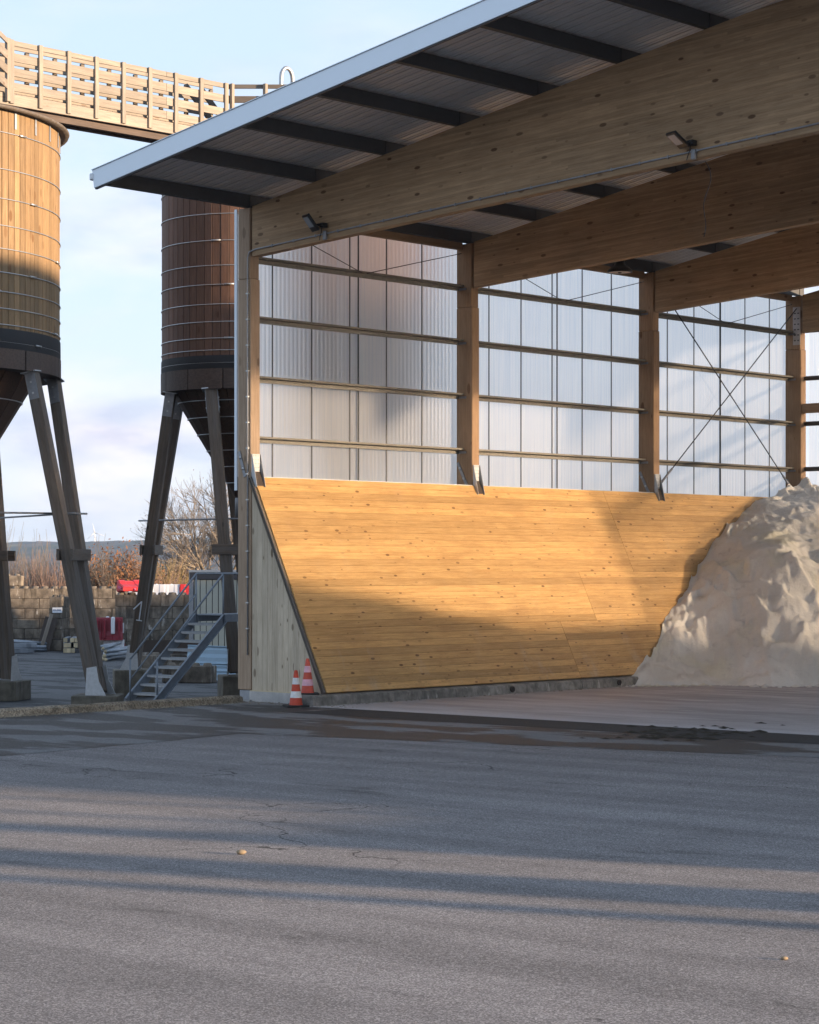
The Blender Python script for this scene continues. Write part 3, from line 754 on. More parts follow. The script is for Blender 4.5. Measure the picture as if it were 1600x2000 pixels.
def crumbs():
    rng = random.Random(9); vs, fs = [], []
    for k in range(420):
        X = rng.uniform(4.6, 12); toe = 50.55 + .25 * math.sin(X * 1.3) + .5 * sm(8.2, 11, X) + .25 * fn(X, 0, .8, 4)
        p = Vector((X, toe + .12 - abs(rng.gauss(0, .30)), .012)); r = rng.uniform(.012, .05) * (1 if rng.random() < .9 else 1.8); o = len(vs)
        if (p - P0).dot(CV) < CB + .26: continue
        for j in range(6):
            a = j * math.pi / 3; vs.append(p + Vector((r * 1.2 * math.cos(a) * rng.uniform(.7, 1.2), r * math.sin(a) * rng.uniform(.7, 1.2), rng.uniform(0, r * .2))))
        vs.append(p + Vector((r * rng.uniform(-.3, .3), 0, r * rng.uniform(.5, .9)))); fs += [(o + j, o + (j + 1) % 6, o + 6) for j in range(6)]
    tag(link('salt_crumbs', mesh('salt_crumbs', vs, fs), 'salt'), 'crumbs of salt scattered along the foot of the heap', 'salt', kind='stuff')
crumbs()
# ---------------------------------------------------------------- traffic cones
def cone(loc, label, mo, mw, tilt=0.0, rz=0.0):
    t = thing('traffic_cone', label, 'traffic cone', loc, rz, 'traffic cones by the plank wall')
    H = .68
    b = link('base', boxmesh(.42, .42, .035, 'rubber', .012), None, t, Matrix.Translation((0, 0, .018)))
    def rr(z): return .125 - (.125 - .032) * (z - .035) / (H - .035)
    zs = [.035, .17, .29, .42, .54, H]; mt = [mo, mw, mo, mw, mo]
    for a, b_, m_ in zip(zs[:-1], zs[1:], mt):
        e = .003 if m_ == mw else 0
        prof = [(rr(a) + e, a), (rr(b_) + e, b_)]
        if b_ == H: prof = [(rr(a), a), (rr(H - .03), H - .03), (.026, H), (.0, H)]
        lathe('white_band' if m_ == mw else 'orange_band', t, prof, m_, 24)
    t.rotation_euler = (tilt, 0, rz)
    return t
cone(W(1.945, -.72, .006), 'orange and white traffic cone standing on the asphalt, front one of two', 'cone_orange', 'cone_white', 0, .3)
cone(W(1.76, -.22, .205), 'faded traffic cone with pinkish bands on the concrete edge, behind the other', 'cone_orange_worn', 'cone_pink', 0, .1)

# ---------------------------------------------------------------- silos
def silo(label, cx, cy, rad, zbot, ztop, nst, mat, hoops, band, legs, spread, foot_r, ped_z, rods, top_k=.93, top_shift=0.0):
    t = thing('wooden_silo', label, 'silo', (cx, cy, GL), 0, 'raised wooden silos beside the hall')
    O = -GL
    zb1, zb2 = band                         # top of plank band, top of black strip
    sw = 2 * math.pi * rad / nst
    sm_ = boxmesh(ztop - zb2 + .25, sw - .012, .05, mat, .008)
    for k in range(nst):
        a = 2 * math.pi * (k + .5) / nst; u = Vector((math.cos(a), math.sin(a), 0)); p = u * (rad - .028 + random.uniform(-.004, .004))
        link('stave', sm_, None, t, frame(p + Vector((0, 0, zb2 - .25 + O)), p + Vector((0, 0, ztop + O)), u))
    lathe('inner_shell', t, [(rad - .07, zbot + O + .1), (rad - .07, ztop + O), (0, ztop + O + .02)], 'hopper_wood', 64)
    for z in hoops:
        h = ring('hoop', t, (0, 0), rad + .010, z + O, .013, 'hoop_steel', 96)
        a = R(250 + (z * 37) % 50) if cx > -8 else R(300 + (z * 37) % 60)
        u = Vector((math.cos(a), math.sin(a), 0)); v = Vector((-u.y, u.x, 0))
        tube('hoop_lock', h, [u * (rad + .035) - v * .12 + Vector((0, 0, z + O)), u * (rad + .035) + v * .12 + Vector((0, 0, z + O))], .024, 'hoop_steel', 6)
    lathe('black_strip', t, [(rad + .012, zb1 + O - .04), (rad + .022, zb1 + O + .06), (rad + .018, zb2 + O - .03), (rad + .006, zb2 + O)], 'tarp_black', 96)
    nb = 14
    for k in range(nb):                     # horizontal planks of the bottom ring
        a0 = 2 * math.pi * k / nb + .006; a1 = 2 * math.pi * (k + 1) / nb - .006; vs, fs = [], []
        for q in range(7):
            a = a0 + (a1 - a0) * q / 6
            for r_, z in ((rad - .04, zbot), (rad + .03, zbot), (rad + .03, zb1), (rad - .04, zb1)): vs.append((r_ * math.cos(a), r_ * math.sin(a), z + O))
        for q in range(6):
            for j in range(4): fs.append((q * 4 + j, (q + 1) * 4 + j, (q + 1) * 4 + (j + 1) % 4, q * 4 + (j + 1) % 4))
        fs += [(3, 2, 1, 0), (24, 25, 26, 27)]
        link('ring_plank', mesh('ring_plank', vs, fs), 'band_wood', t)
    lathe('floor_ring', t, [(rad + .01, zbot + O + .02), (rad * .84, zbot + O + .02)], 'hopper_wood', 64)
    # hopper of tapered boards
    nh = 28; r0 = rad * .885; zz = zbot + O + .02; slope = 1.65; r1 = .35; z1 = zz - (r0 - r1) * slope
    for k in range(nh):
        a0 = 2 * math.pi * k / nh; a1 = 2 * math.pi * (k + 1) / nh; e = .004
        vs = [(r0 * math.cos(a0 + e), r0 * math.sin(a0 + e), zz), (r0 * math.cos(a1 - e), r0 * math.sin(a1 - e), zz), (r1 * math.cos(a1 - e), r1 * math.sin(a1 - e), z1), (r1 * math.cos(a0 + e), r1 * math.sin(a0 + e), z1)]
        vs += [(x * .975, y * .975, z + .03) for x, y, z in vs]
        link('hopper_board', mesh('hopper_board', vs, [(0, 3, 2, 1), (4, 5, 6, 7), (0, 4, 7, 3), (1, 2, 6, 5), (2, 3, 7, 6)]), 'hopper_wood', t)
    lathe('hopper_liner', t, [(r0 * .97, zz + .02), (r1 * .9, z1 + .05)], 'hopper_wood', 48)
    for k in range(6):
        f = .10 + k * .15; ring('hopper_hoop', t, (0, 0), r0 - (r0 - r1) * f + .012, zz - (zz - z1) * f, .013, 'hoop_steel', 48)
    lathe('outlet', t, [(r1, z1 + .1), (r1 + .03, z1), (r1 + .03, z1 - .45), (r1 - .04, z1 - .45)], 'galvanised_dull', 24)
    # lid
    lathe('lid', t, [(rad - .1, ztop + O - .02), (rad + .21, ztop + O - .05), (rad + .23, ztop + O + .0), (rad + .20, ztop + O + .03), (0, ztop + O + .35)], 'leg_wood', 72)
    for k in range(36):
        a = 2 * math.pi * k / 36; u = Vector((math.cos(a), math.sin(a), 0))
        bar('lid_strap', t, u * (rad + .012) + Vector((0, 0, ztop + O - .42)), u * (rad + .012) + Vector((0, 0, ztop + O - .05)), .07, .012, 'galvanised', u)
    # legs: pairs of timbers meeting at one foot
    for az in legs:
        u = Vector((math.cos(R(az)), math.sin(R(az)), 0)); v = Vector((-u.y, u.x, 0))
        foot = u * foot_r + Vector((0, 0, ped_z + O + .06)); bot_ = []
        for s in (-1, 1):
            a = R(az + top_shift + s * spread); tp = Vector((math.cos(a), math.sin(a), 0)) * (rad * top_k) + Vector((0, 0, zbot + O + .0))
            ft = foot + v * s * .14
            lg = bar('leg', t, ft, tp, .30, .26, 'leg_wood', u, .012); ln = (tp - ft).length
            for f_ in (-1, 1):
                box('head_plate', lg, (ln / 2 - .62, f_ * .155 - .006, -.12), (ln / 2 + .02, f_ * .155 + .006, .12), 'galvanised_dull')
                for q in (.5, .25): box('bolt', lg, (ln / 2 - q, f_ * .17 - .01, -.02), (ln / 2 - q + .04, f_ * .17 + .01, .02), 'hoop_steel')
            box('cap_plate', lg, (ln / 2 - .01, -.24, -.18), (ln / 2 + .015, .24, .18), 'galvanised')
            bot_.append((ft, tp))
        f = .43
        m0 = bot_[0][0].lerp(bot_[0][1], f); m1 = bot_[1][0].lerp(bot_[1][1], f); e = (m1 - m0).normalized() * .32
        for s in (-1, 1): bar('clamp_board', t, m0 - e + u * s * .17, m1 + e + u * s * .17, .06, .26, 'leg_wood', ch=.006)
        for s in (-1, 1):
            pl = prism('foot_plate', t, [(-.10, .62), (.13, .66), (.19, .32), (.36, 0), (-.13, 0)], -.008, .008, 'galvanised')
            x = u; m_ = Matrix((u, v, Vector((0, 0, 1)))).transposed().to_4x4(); m_.translation = u * (foot_r - .04) + v * s * .32 + Vector((0, 0, ped_z + O))
            pl.matrix_local = m_
        pd = link('footing', boxmesh(1.05, 1.05, ped_z - GL, 'footing_concrete', .02), None, t, Matrix.Translation(u * foot_r + Vector((0, 0, (ped_z - GL) / 2))) @ Matrix.Rotation(R(az + 12), 4, 'Z'))
    zr = 3.82 + O
    for a, b in rods:
        pa, pb_ = [Vector((math.cos(R(q)), math.sin(R(q)), 0)) * (foot_r * .52 + rad * .46) for q in (a, b)]
        e = (pb_ - pa).normalized() * .45
        for s in (0,):
            tube('tie_rod', t, [pa - e + Vector((0, 0, zr + s)), pb_ + e + Vector((0, 0, zr + s))], .022, 'galvanised_dull', 6)
    return t
LZ = lambda y: zy(y, 54.0)
RZ = lambda y: zy(y, 61.0)
sl_ = silo('honey coloured round wooden silo on splayed legs at the left edge, nearer one', -12.69, 54.0, 4.5, LZ(737), 12.78, 142, 'stave_honey',
     [LZ(y) for y in (298.5, 367, 422, 472, 515, 559, 595, 626, 656, 688)], (LZ(700), LZ(663)), (-13, 66, 167, 257), 15, 5.75, -.30, ((-13, 66), (257, -13)), .97, 9.0)
sr_ = silo('dark reddish brown wooden silo half hidden behind the hall corner', -4.21, 61.0, 2.29, RZ(771), 13.1, 62, 'stave_red',
     [RZ(y) for y in (345, 392, 441.7, 492, 539, 575, 612, 645, 676, 698.5, 722)], (RZ(733), RZ(708)), (178, 270, 356, 90), 23, 3.06, -.10, ((178, 270),))
# a white "1" painted on one leg of the farther silo
def painted_mark():
    lg = [o for o in sr_.children if o.name.startswith('leg')][1]
    g = [(0, 0), (.04, 0), (.04, .62), (0, .62), (-.23, .33), (-.20, .30), (0, .55), (-.08, 0), (.12, 0), (.12, -.035), (-.08, -.035)]
    me = mesh('painted_numeral', [(q * .8, -.1565, -p * .8) for p, q in g], [(0, 1, 2, 3), (4, 5, 6, 3), (7, 10, 9, 8)])
    link('painted_numeral', me, 'sign_white', lg, Matrix.Translation((-2.35, 0, .0)))
painted_mark()
# ladder hoop on the farther silo
hp = [at(552, 59.0, 12.9), at(548.5, 59.0, zy(240, 59)), at(549, 59.0, zy(170, 59))]
for k in range(9):
    a = math.pi * (1 - k / 8); hp.append(at(560.5 + 11 * math.cos(a), 59.0 + .3 * k / 8, zy(150 - 20 * math.sin(a), 59)))
hp += [at(572, 59.4, zy(190, 59)), at(572, 59.4, 12.9)]
tube('ladder_hoop', sr_, [p - Vector((-4.21, 61.0, GL)) for p in hp], .055, 'galvanised', 8)

# ---------------------------------------------------------------- walkway between the silos
wk0 = at(19, 53.55, 0)
WKA = R(46.5)
wk = thing('silo_walkway', 'weathered timber footbridge with slatted railings between the two silos', 'walkway', wk0, WKA - 0)
ZR_ = zy(105, 55.0)
DXW = .83; NP = 9; LW = DXW * (NP - 1)
rows = [(-.06, .125), (-.385, .20), (-.725, .20), (-1.065, .20)]
for side, yo in ((0, 0.0), (1, .78)):
    for k in range(NP):
        x = k * DXW + (.02 if side == 0 else .30)
        bar('railing_post', wk, (x, yo - .05 + side * .12, ZR_ - 1.47), (x, yo - .05 + side * .12, ZR_ + .005), .06, .115, 'walkway_wood' if side == 0 else 'leg_wood', (1, 0, 0), .006)
    for dz, h in rows:
        cut = random.choice((3.8, 4.7)) + .02
        for a, b in ((-.08, cut), (cut + .004, LW + .3)):
            bar('railing_board', wk, (a, yo, ZR_ + dz + side * .118), (b, yo, ZR_ + dz + side * .118), .04, h - .006, 'walkway_wood', ch=.005)
    bar('deck_beam', wk, (-.3, yo + (.01 if side == 0 else -.01), ZR_ - 1.37), (LW + .9, yo + (.01 if side == 0 else -.01), ZR_ - 1.37), .07, .27, 'walkway_wood', ch=.006)
    bar('bearer', wk, (-.3, yo + (.2 if side == 0 else -.2), ZR_ - 1.56), (LW + .9, yo + (.2 if side == 0 else -.2), ZR_ - 1.56), .14, .22, 'band_wood')
for k in range(54):
    x = -.3 + k * .15
    bar('deck_board', wk, (x, .05, ZR_ - 1.215), (x, .73, ZR_ - 1.215), .14, .035, 'leg_wood')
# platform railing over the nearer silo
pA = Vector((-.10, -.06, 0)); pB = Vector((-1.5, -1.25, 0))
for dz, h in rows: bar('platform_board', wk, pA + Vector((0, 0, ZR_ + dz)), pB + Vector((0, 0, ZR_ + dz)), .04, h, 'walkway_wood', ch=.005)
bar('railing_post', wk, (-.13, -.1, ZR_ - 1.45), (-.13, -.1, ZR_ + .01), .1, .1, 'walkway_wood', (1, 0, 0), .006)
# railing of the platform over the farther silo
q0 = Vector((LW + .12, .02, 0)); q1 = Vector((LW + 1.50, -1.42, 0))
for dz, h in rows[:2] : bar('platform_board', wk, q0 + Vector((0, 0, ZR_ + dz)), q1 + Vector((0, 0, ZR_ + dz)), .04, h * .85, 'leg_wood', ch=.005)
for f in (.06, .48, .92):
    p = q0.lerp(q1, f) + Vector((-.04, -.04, 0)); bar('railing_post', wk, p + Vector((0, 0, ZR_ - 1.3)), p + Vector((0, 0, ZR_)), .1, .09, 'walkway_wood', (1, 0, 0), .006)
for o in (0, .5):
    bar('stair_brace', wk, (LW - .9 + o, .45, ZR_ - .12), (LW + .25 + o, .45, ZR_ - 1.15), .06, .14, 'leg_wood')
wk_deck = box('landing_deck', wk, (LW + .2, -1.4, ZR_ - 1.26), (LW + 1.7, .9, ZR_ - 1.20), 'leg_wood')

# ---------------------------------------------------------------- steel stair
sb = at(253, 54.8, 0)
st = thing('steel_staircase', 'grey steel staircase with tube handrails leading up beside the hall corner', 'staircase', (sb.x, sb.y, -.56), -TH)
RUN, RISE, NST, SWD = 2.2, 2.02, 10, .95
for s in (0, 1):
    x = s * SWD
    sg = bar('stringer', st, (x, -.05, -.02), (x, RUN, RISE - .06), .02, .20, 'stair_steel')
    bar('flange', sg, (-1.48, .03 if s == 0 else -.03, .10), (1.48, .03 if s == 0 else -.03, .10), .06, .012, 'stair_steel')
    bar('flange', sg, (-1.48, .03 if s == 0 else -.03, -.10), (1.48, .03 if s == 0 else -.03, -.10), .06, .012, 'stair_steel')
    bar('landing_beam', st, (x, RUN - .02, RISE - .09), (x, RUN + 1.7, RISE - .09), .05, .18, 'stair_steel')
    h0 = .98
    tube('handrail', st, [(x, .02, h0), (x, RUN - .05, RISE + .98), (x, RUN + 1.7, RISE + .98)], .026, 'stair_steel', 8)
    for y, z, b_ in ((.02, h0, -.06), (RUN - .06, RISE + .96, RISE - .25)):
        tube('baluster', st, [(x, y, b_), (x, y, z)], .022, 'stair_steel', 8)
    if s == 0: tube('mid_rail', st, [(x, .02, .5), (x, RUN - .05, RISE + .5)], .018, 'stair_steel', 6)
for k in range(1, NST):
    y = RUN * k / NST; z = RISE * k / NST
    tr = box('tread', st, (.012, y - .12, z - .035), (SWD - .012, y + .13, z - .005), 'stair_steel')
    bar('nosing', tr, (-SWD / 2 + .02, -.13, -.02), (SWD / 2 - .02, -.13, -.02), .012, .05, 'galvanised')
box('landing', st, (.03, RUN - .05, RISE - .03), (SWD - .03, RUN + 1.7, RISE), 'stair_steel')
box('concrete_pad', st, (-.35, -.5, GL + .56), (SWD + .35, .55, -.022), 'footing_concrete', .02)

# ---------------------------------------------------------------- yard at the back: block walls, barriers, container, pipes
bcache = {}
def block_wall(name, label, p, rz, rows_n, length, bl=1.2, bh=.415, bd=.6, studs=True, first=0):
    t = thing(name, label, 'block wall', (p[0], p[1], GL), rz)
    for r_ in range(rows_n):
        x = -(r_ % 2) * bl / 2
        while x < length - .05:
            a = max(0, x); b = min(length, x + bl)
            if b - a > .1:
                dy = random.uniform(-.012, .012)
                box('concrete_block', t, (a + .006, dy, r_ * bh + .004), (b - .006, bd + dy, (r_ + 1) * bh - .004), 'block_concrete', .015)
            x += bl
    if studs:
        n = int(length / .40)
        for k in range(n):
            for yo in (.15, .45):
                o = lathe('stud', t, [(.15, 0), (.12, .085), (0, .10)], 'block_concrete', 10, (.2 + k * .4, yo, rows_n * bh - .002))
    return t
YB = 97.0
pw = at(-40, 95.5, 0)
block_wall('block_wall', 'long stained concrete block wall with studded top along the back of the yard', (pw.x, 95.8), R(2.0), 6, 9.6)
pw = at(60, YB, 0)
pp = at(97, 93.5, 0)
tp_ = thing('block_pillar', 'pillar of stacked concrete blocks carrying a small white sign', 'block pillar', (pp.x, 93.4, GL), R(-6))
for k in range(5): box('concrete_block', tp_, (random.uniform(-.01, .01), random.uniform(-.02, .02), k * .435 + .003), (.52, 1.3, (k + 1) * .435 - .003), 'block_concrete', .02)
for k in range(2): lathe('stud', tp_, [(.13, 0), (.1, .08), (0, .09)], 'block_concrete', 10, (.14 + k * .26, .4, 2.175))
ps = at(102.3, 93.3, zy(1197, 93.3))
sg = thing('number_sign', 'small white number plate with dark blue characters on the block pillar', 'sign', (ps.x, 93.33, ps.z), R(-6))
box('plate', sg, (0, -.012, 0), (.40, .0, .215), 'sign_white', .01)
def text_mesh(s, size, mat, parent, loc):
    cu = bpy.data.curves.new('lettering', 'FONT'); cu.body = s; cu.size = size; cu.extrude = .001; cu.offset = .004; cu.resolution_u = 2
    o = bpy.data.objects.new('lettering_src', cu); COL.objects.link(o)
    dg = bpy.context.evaluated_depsgraph_get(); me = bpy.data.meshes.new_from_object(o.evaluated_get(dg))
    bpy.data.objects.remove(o); me.materials.clear(); me.materials.append(M[mat])
    return link('lettering', me, None, parent, Matrix.Translation(loc) @ Matrix.Rotation(R(90), 4, 'X'))
text_mesh('KN-0025', .088, 'sign_blue', sg, (.03, -.014, .078))
# single big block standing on the wall at the left
pb_ = at(2, 96.0, 0)
ob = thing('concrete_block', 'single concrete block sitting on top of the long block wall', 'concrete block', (pb_.x, 96.05, GL + 6 * .415 + .10), R(2))
box('block_body', ob, (0, 0, 0), (.86, .55, .43), 'block_concrete', .03)
for k in range(2): lathe('stud', ob, [(.12, 0), (.1, .07), (0, .08)], 'block_concrete', 10, (.22 + k * .4, .27, .43))
# right block wall behind the stairs
p2 = at(228, 91.0, 0)
block_wall('block_wall', 'dark concrete block wall behind the staircase with barriers lying on it', (p2.x, 90.5), R(-3), 5, 3.6, bl=.9, bh=.46)
def barrier(p, rz, label, mat, tilt=None, sc=1.0, mat2=None):
    t = thing('plastic_barrier', label, 'road barrier', p, rz, 'plastic water barriers in the back yard')
    prof = [(-.28, 0), (.28, 0), (.26, .16), (.17, .32), (.11, .78), (.07, .82), (-.07, .82), (-.11, .78), (-.17, .32), (-.26, .16)]
    vs, fs = [], []; xs = [-.55, -.5, -.22, -.18, .18, .22, .5, .55]; n = len(prof)
    for i, x in enumerate(xs):
        k = (.82, 1, 1, .86, .86, 1, 1, .82)[i]
        for y, z in prof: vs.append((x, y * k, z))
    for i in range(len(xs) - 1):
        for j in range(n): fs.append((i * n + j, (i + 1) * n + j, (i + 1) * n + (j + 1) % n, i * n + (j + 1) % n))
    fs += [tuple(range(n)), tuple(range(len(xs) * n - 1, (len(xs) - 1) * n - 1, -1))]
    me = mesh('shell', vs, fs)
    link('shell', me, mat, t)
    lathe('filler_cap', t, [(.06, .81), (.06, .85), (0, .86)], mat2 or mat, 12)
    for s in (-1, 1): box('coupling_lug', t, (s * .55 - .04, -.05, .25), (s * .55 + .04, .05, .62), mat2 or mat, .01)
    t.rotation_euler = (tilt or 0, 0, rz); t.scale = (sc,) * 3
    return t
bz = GL
pz = at(213, 89.6, 0)
ztop_ = GL + 5 * .46 + .0
barrier((pz.x + .02, 89.0, GL + .58), R(4), 'dark red plastic barrier standing upright on a grey base beside the pipes', 'dark_red_plastic', 0, 1.06, 'white_plastic')
bd_ = [o for o in bpy.data.objects if o.name == 'plastic_barrier'][0]
box('joint_wedge', bd_, (.14, -.33, .22), (.28, -.12, .84), 'white_plastic', .03)
for x_ in (-.38, -.12, .40): box('rib', bd_, (x_, -.30, .06), (x_ + .07, -.10, .74), 'dark_red_plastic', .03)
barrier((pz.x + .25, 89.15, GL), R(2), 'light grey plastic barrier on the ground under the dark red one', 'white_plastic', 0, .72, 'dark_red_plastic')
pr = at(250, 90.8, 0)
barrier((pr.x, 90.85, ztop_ + .42 - .08), R(28), 'bright red and pink plastic barrier tipped over on top of the block wall', 'red_plastic', R(100), .86, 'pink_plastic')
for px, lab in ((262, 'white plastic barrier partly hidden behind the silo leg on the block wall'), (300, 'white plastic barrier lying on the block wall, left of two side by side'), (329, 'white plastic barrier lying on the block wall nearest the staircase')):
    q = at(px + 6, 92.6, 0); barrier((q.x, 92.6, ztop_ - .12), R(-2), lab, 'white_plastic', 0, .62)
q = at(368, 92.6, 0); barrier((q.x, 92.55, ztop_ - .10), R(3), 'red plastic barrier lying on the block wall at its right end', 'red_plastic', 0, .6)
block_wall('block_wall', 'low block wall carrying the white barriers behind the staircase', (at(245, 93, 0).x, 92.3), R(-1), 5, 3.4, bl=.9, bh=.43, studs=False)
# rusty box beam and loose blocks under the stair
q = at(275, 76, 0)
bx = thing('rusty_steel_trough', 'dark rusty steel trough lying behind the silo leg and stairs', 'steel trough', (q.x, 76.0, GL + .56), R(-4))
box('bottom', bx, (0, 0, 0), (2.0, .6, .03), 'rust_steel'); box('side', bx, (0, -.02, .0), (2.0, .0, .42), 'rust_steel'); box('side', bx, (0, .6, 0), (2.0, .62, .42), 'rust_steel'); box('end', bx, (-.02, 0, 0), (0, .6, .4), 'rust_steel')
def loose_block(px, Y, size, rz, label, z=GL, studs=0):
    q = at(px, Y, 0); t = thing('concrete_block', label, 'concrete block', (q.x, Y, z), R(rz), 'loose concrete blocks near the stairs')
    box('block_body', t, (0, 0, 0), size, 'block_concrete', .025)
    for k in range(studs): lathe('stud', t, [(.15, 0), (.11, .08), (0, .09)], 'block_concrete', 10, (size[0] * (k + .5) / studs, size[1] / 2, size[2] - .002))
    return t
loose_block(272, 74.5, (.95, .6, .56), -4, 'studded concrete block under the rusty trough beside the silo leg', studs=3)
loose_block(316, 68.0, (1.5, .6, .50), -14, 'long concrete block on the yard behind the stair treads', studs=4)
loose_block(335, 75.5, (.8, .6, .55), 8, 'dark concrete block in the shade behind the upper stair treads')
# site container
qc = at(371, 82.0, 0)
ct = thing('site_container', 'cream ribbed steel site cabin with dark roof edge behind the staircase', 'site cabin', (qc.x, 82.0, GL), R(-8))
CH = zy(1116, 82) - GL
box('body', ct, (.0, .05, .1), (5.9, 2.4, CH - .06), 'container_cream')
box('panel_backing', ct, (.1, .03, .16), (5.85, .049, CH - .3), 'container_dark')
for k in range(26):
    x = .15 + k * .22; box('wall_panel', ct, (x + .014, .0, .16), (x + .206, .044, CH - .30), 'container_cream', .012)
box('corner_post', ct, (-.03, -.03, 0), (.13, .12, CH), 'galvanised_dull', .01); box('roof_rail', ct, (.0, -.04, CH - .29), (5.9, .06, CH - .03), 'container_dark', .01)
box('roof', ct, (-.03, -.05, CH - .03), (5.93, 2.45, CH + .05), 'galvanised'); box('bottom_rail', ct, (.0, -.02, 0), (5.9, .1, .15), 'container_dark')
lathe('lifting_eye', ct, [(.02, 0), (.05, .04), (.02, .10), (0, .1)], 'container_dark', 10, (.2, .1, CH + .05))
# leaning blue sheets
def blue_sheet(px, Y, wd, z0, z1, rz, lean, label):
    q = at(px, Y, 0); n = 7; vs = []
    for k in range(n + 1):
        z = (z1 - z0) * k / n; r_ = .022 if k % 2 else 0
        vs += [(0, r_ + lean * z, z), (wd, r_ + lean * z + .01, z * .94 + .0)]
    fs = [(2 * k, 2 * k + 1, 2 * k + 3, 2 * k + 2) for k in range(n)]
    t = thing('metal_sheet', label, 'metal sheet', (q.x, Y, z0), R(rz), 'blue grey sheets leaning by the cabin')
    o = link('sheet_body', mesh('sheet_body', vs, fs), 'blue_sheet_metal', t); md = o.modifiers.new('thick', 'SOLIDIFY'); md.thickness = .012
    tube('folded_edge', t, [(0, lean * (z1 - z0), z1 - z0), (wd, lean * (z1 - z0), (z1 - z0) * .94)], .02, 'blue_sheet_metal', 6)
blue_sheet(363, 70.6, 1.7, GL + .18, GL + 1.0, -12, .25, 'pale blue profiled metal sheet leaning behind the stairs, upper one')
blue_sheet(385, 69.6, 1.3, GL, GL + .50, -12, .35, 'pale blue profiled metal sheet lying lowest in front of the cabin')
# pipes and beams on the ground
def pipe(px0, Y0, px1, Y1, z0, z1, r_, label, mat='pipe_steel', endmat='timber_end', grp='steel pipes stacked along the block wall'):
    a = at(px0, Y0, z0); b = at(px1, Y1, z1); t = thing('steel_pipe', label, 'pipe', a, 0, grp)
    tube('pipe_body', t, [(0, 0, 0), b - a], r_, mat, 10)
    u = (b - a).normalized(); tube('pipe_end', t, [-u * .012, u * .03], r_ * 1.04, endmat, 10)
pid = 0
PL = 'grey steel pipe in the jumbled pile right of the near silo leg'
for k in range(11):
    x0 = 190 + random.uniform(-6, 30); y0 = random.uniform(83, 85); lv = k % 4
    pipe(x0, y0, x0 + random.uniform(30, 62), y0 + random.uniform(1, 5), GL + .07 + lv * .13, GL + .09 + lv * .15, random.uniform(.05, .075), PL)
PL2 = 'grey steel pipe lying along the long block wall at the left'
for k in range(6):
    x0 = 18 + random.uniform(-4, 10); y0 = 91.5 + k * .22
    pipe(x0, y0, 90, y0 + random.uniform(.3, 1.4), GL + .09 + (k % 3) * .17, GL + .07 + (k % 3) * .12, .07, PL2, grp='steel pipes lying along the long block wall')
PL3 = 'pale end of a beam in the bundle right of the block pillar'
for k in range(9):
    x0 = 124 + (k % 4) * 7 + random.uniform(-1, 1); lv = k // 3
    a = at(x0, 91.0 + lv * .1, 0); t = thing('timber_beam', PL3, 'beam', (a.x, a.y, GL + .02 + lv * .20), R(8 + random.uniform(-5, 5)), 'beams bundled by the pillar')
    box('beam_end', t, (0, -.02, 0), (.15, .0, .17), 'timber_end'); box('beam_body', t, (0, 0, 0), (.15, 2.4, .17), 'pipe_steel', .01)
PL4 = 'pale beam end lying at the left edge below the block wall'
for k in range(4):
    a = at(-6 + k * 6.5, 90.5, 0); t = thing('timber_beam', PL4, 'beam', (a.x, 90.5, GL + .02 + (k % 2) * .20), R(-70 + k * 4), 'beams at the left edge')
    box('beam_end', t, (0, -.02, 0), (.15, .0, .17), 'timber_end'); box('beam_body', t, (0, 0, 0), (.15, 1.2, .17), 'pipe_steel', .01)
a = at(96, 92.6, GL); lp = thing('leaning_board', 'narrow pale board leaning against the dark side of the block pillar', 'board', a)
bar('board_body', lp, (-.35, 0, .02), (.05, .35, 1.5), .02, .16, 'walkway_wood')
lp2 = thing('dark_panel', 'dark panel leaning beside the block pillar behind the pale board', 'panel', at(88, 92.9, GL))
bar('panel_body', lp2, (-.1, 0, .02), (.2, .35, 1.35), .03, .5, 'rust_steel', (1, 0, 0))

# ---------------------------------------------------------------- trees and shrubs
def grow(segs, p, dirv, ln, r_, depth, rng, spread, up, kids, leafpts):
    n = 3; q = Vector(p); dv = Vector(dirv)
    pts = [Vector(q)]
    for i in range(n):
        dv = (dv + Vector((rng.uniform(-1, 1), rng.uniform(-1, 1), rng.uniform(-.6, 1) * up)) * .16).normalized()
        q = q + dv * ln / n; pts.append(Vector(q))
    segs.append((pts, r_, r_ * .62, depth))
    if depth == 0:
        leafpts.append((q, dv)); return
    for k in range(kids):
        f = rng.uniform(.35, 1.0); i = min(n - 1, int(f * n)); s = pts[i].lerp(pts[i + 1], f * n - i)
        side = dv.orthogonal().normalized(); side.rotate(Matrix.Rotation(rng.uniform(0, 6.28), 3, dv))
        nd = (dv + side * spread * rng.uniform(.5, 1.2) + Vector((0, 0, up * .35))).normalized()
        grow(segs, s, nd, ln * rng.uniform(.55, .85), r_ * .55, depth - 1, rng, spread, up, kids, leafpts)
    grow(segs, q, dv, ln * .75, r_ * .62, depth - 1, rng, spread, up, kids, leafpts)
def segmesh(name, segs, par, mat, rmin=.004):
    vs, fs = [], []
    for pts, r0, r1, dp in segs:
        n = 7 if r0 > .05 else (4 if r0 > .015 else 3); rs = [max(rmin, r0 + (r1 - r0) * i / (len(pts) - 1)) for i in range(len(pts))]
        v, f = tubemesh(pts, rs, n, False); o = len(vs); vs += v; fs += [tuple(i + o for i in q) for q in f]
    return link(name, mesh(name, vs, fs, True), mat, par)
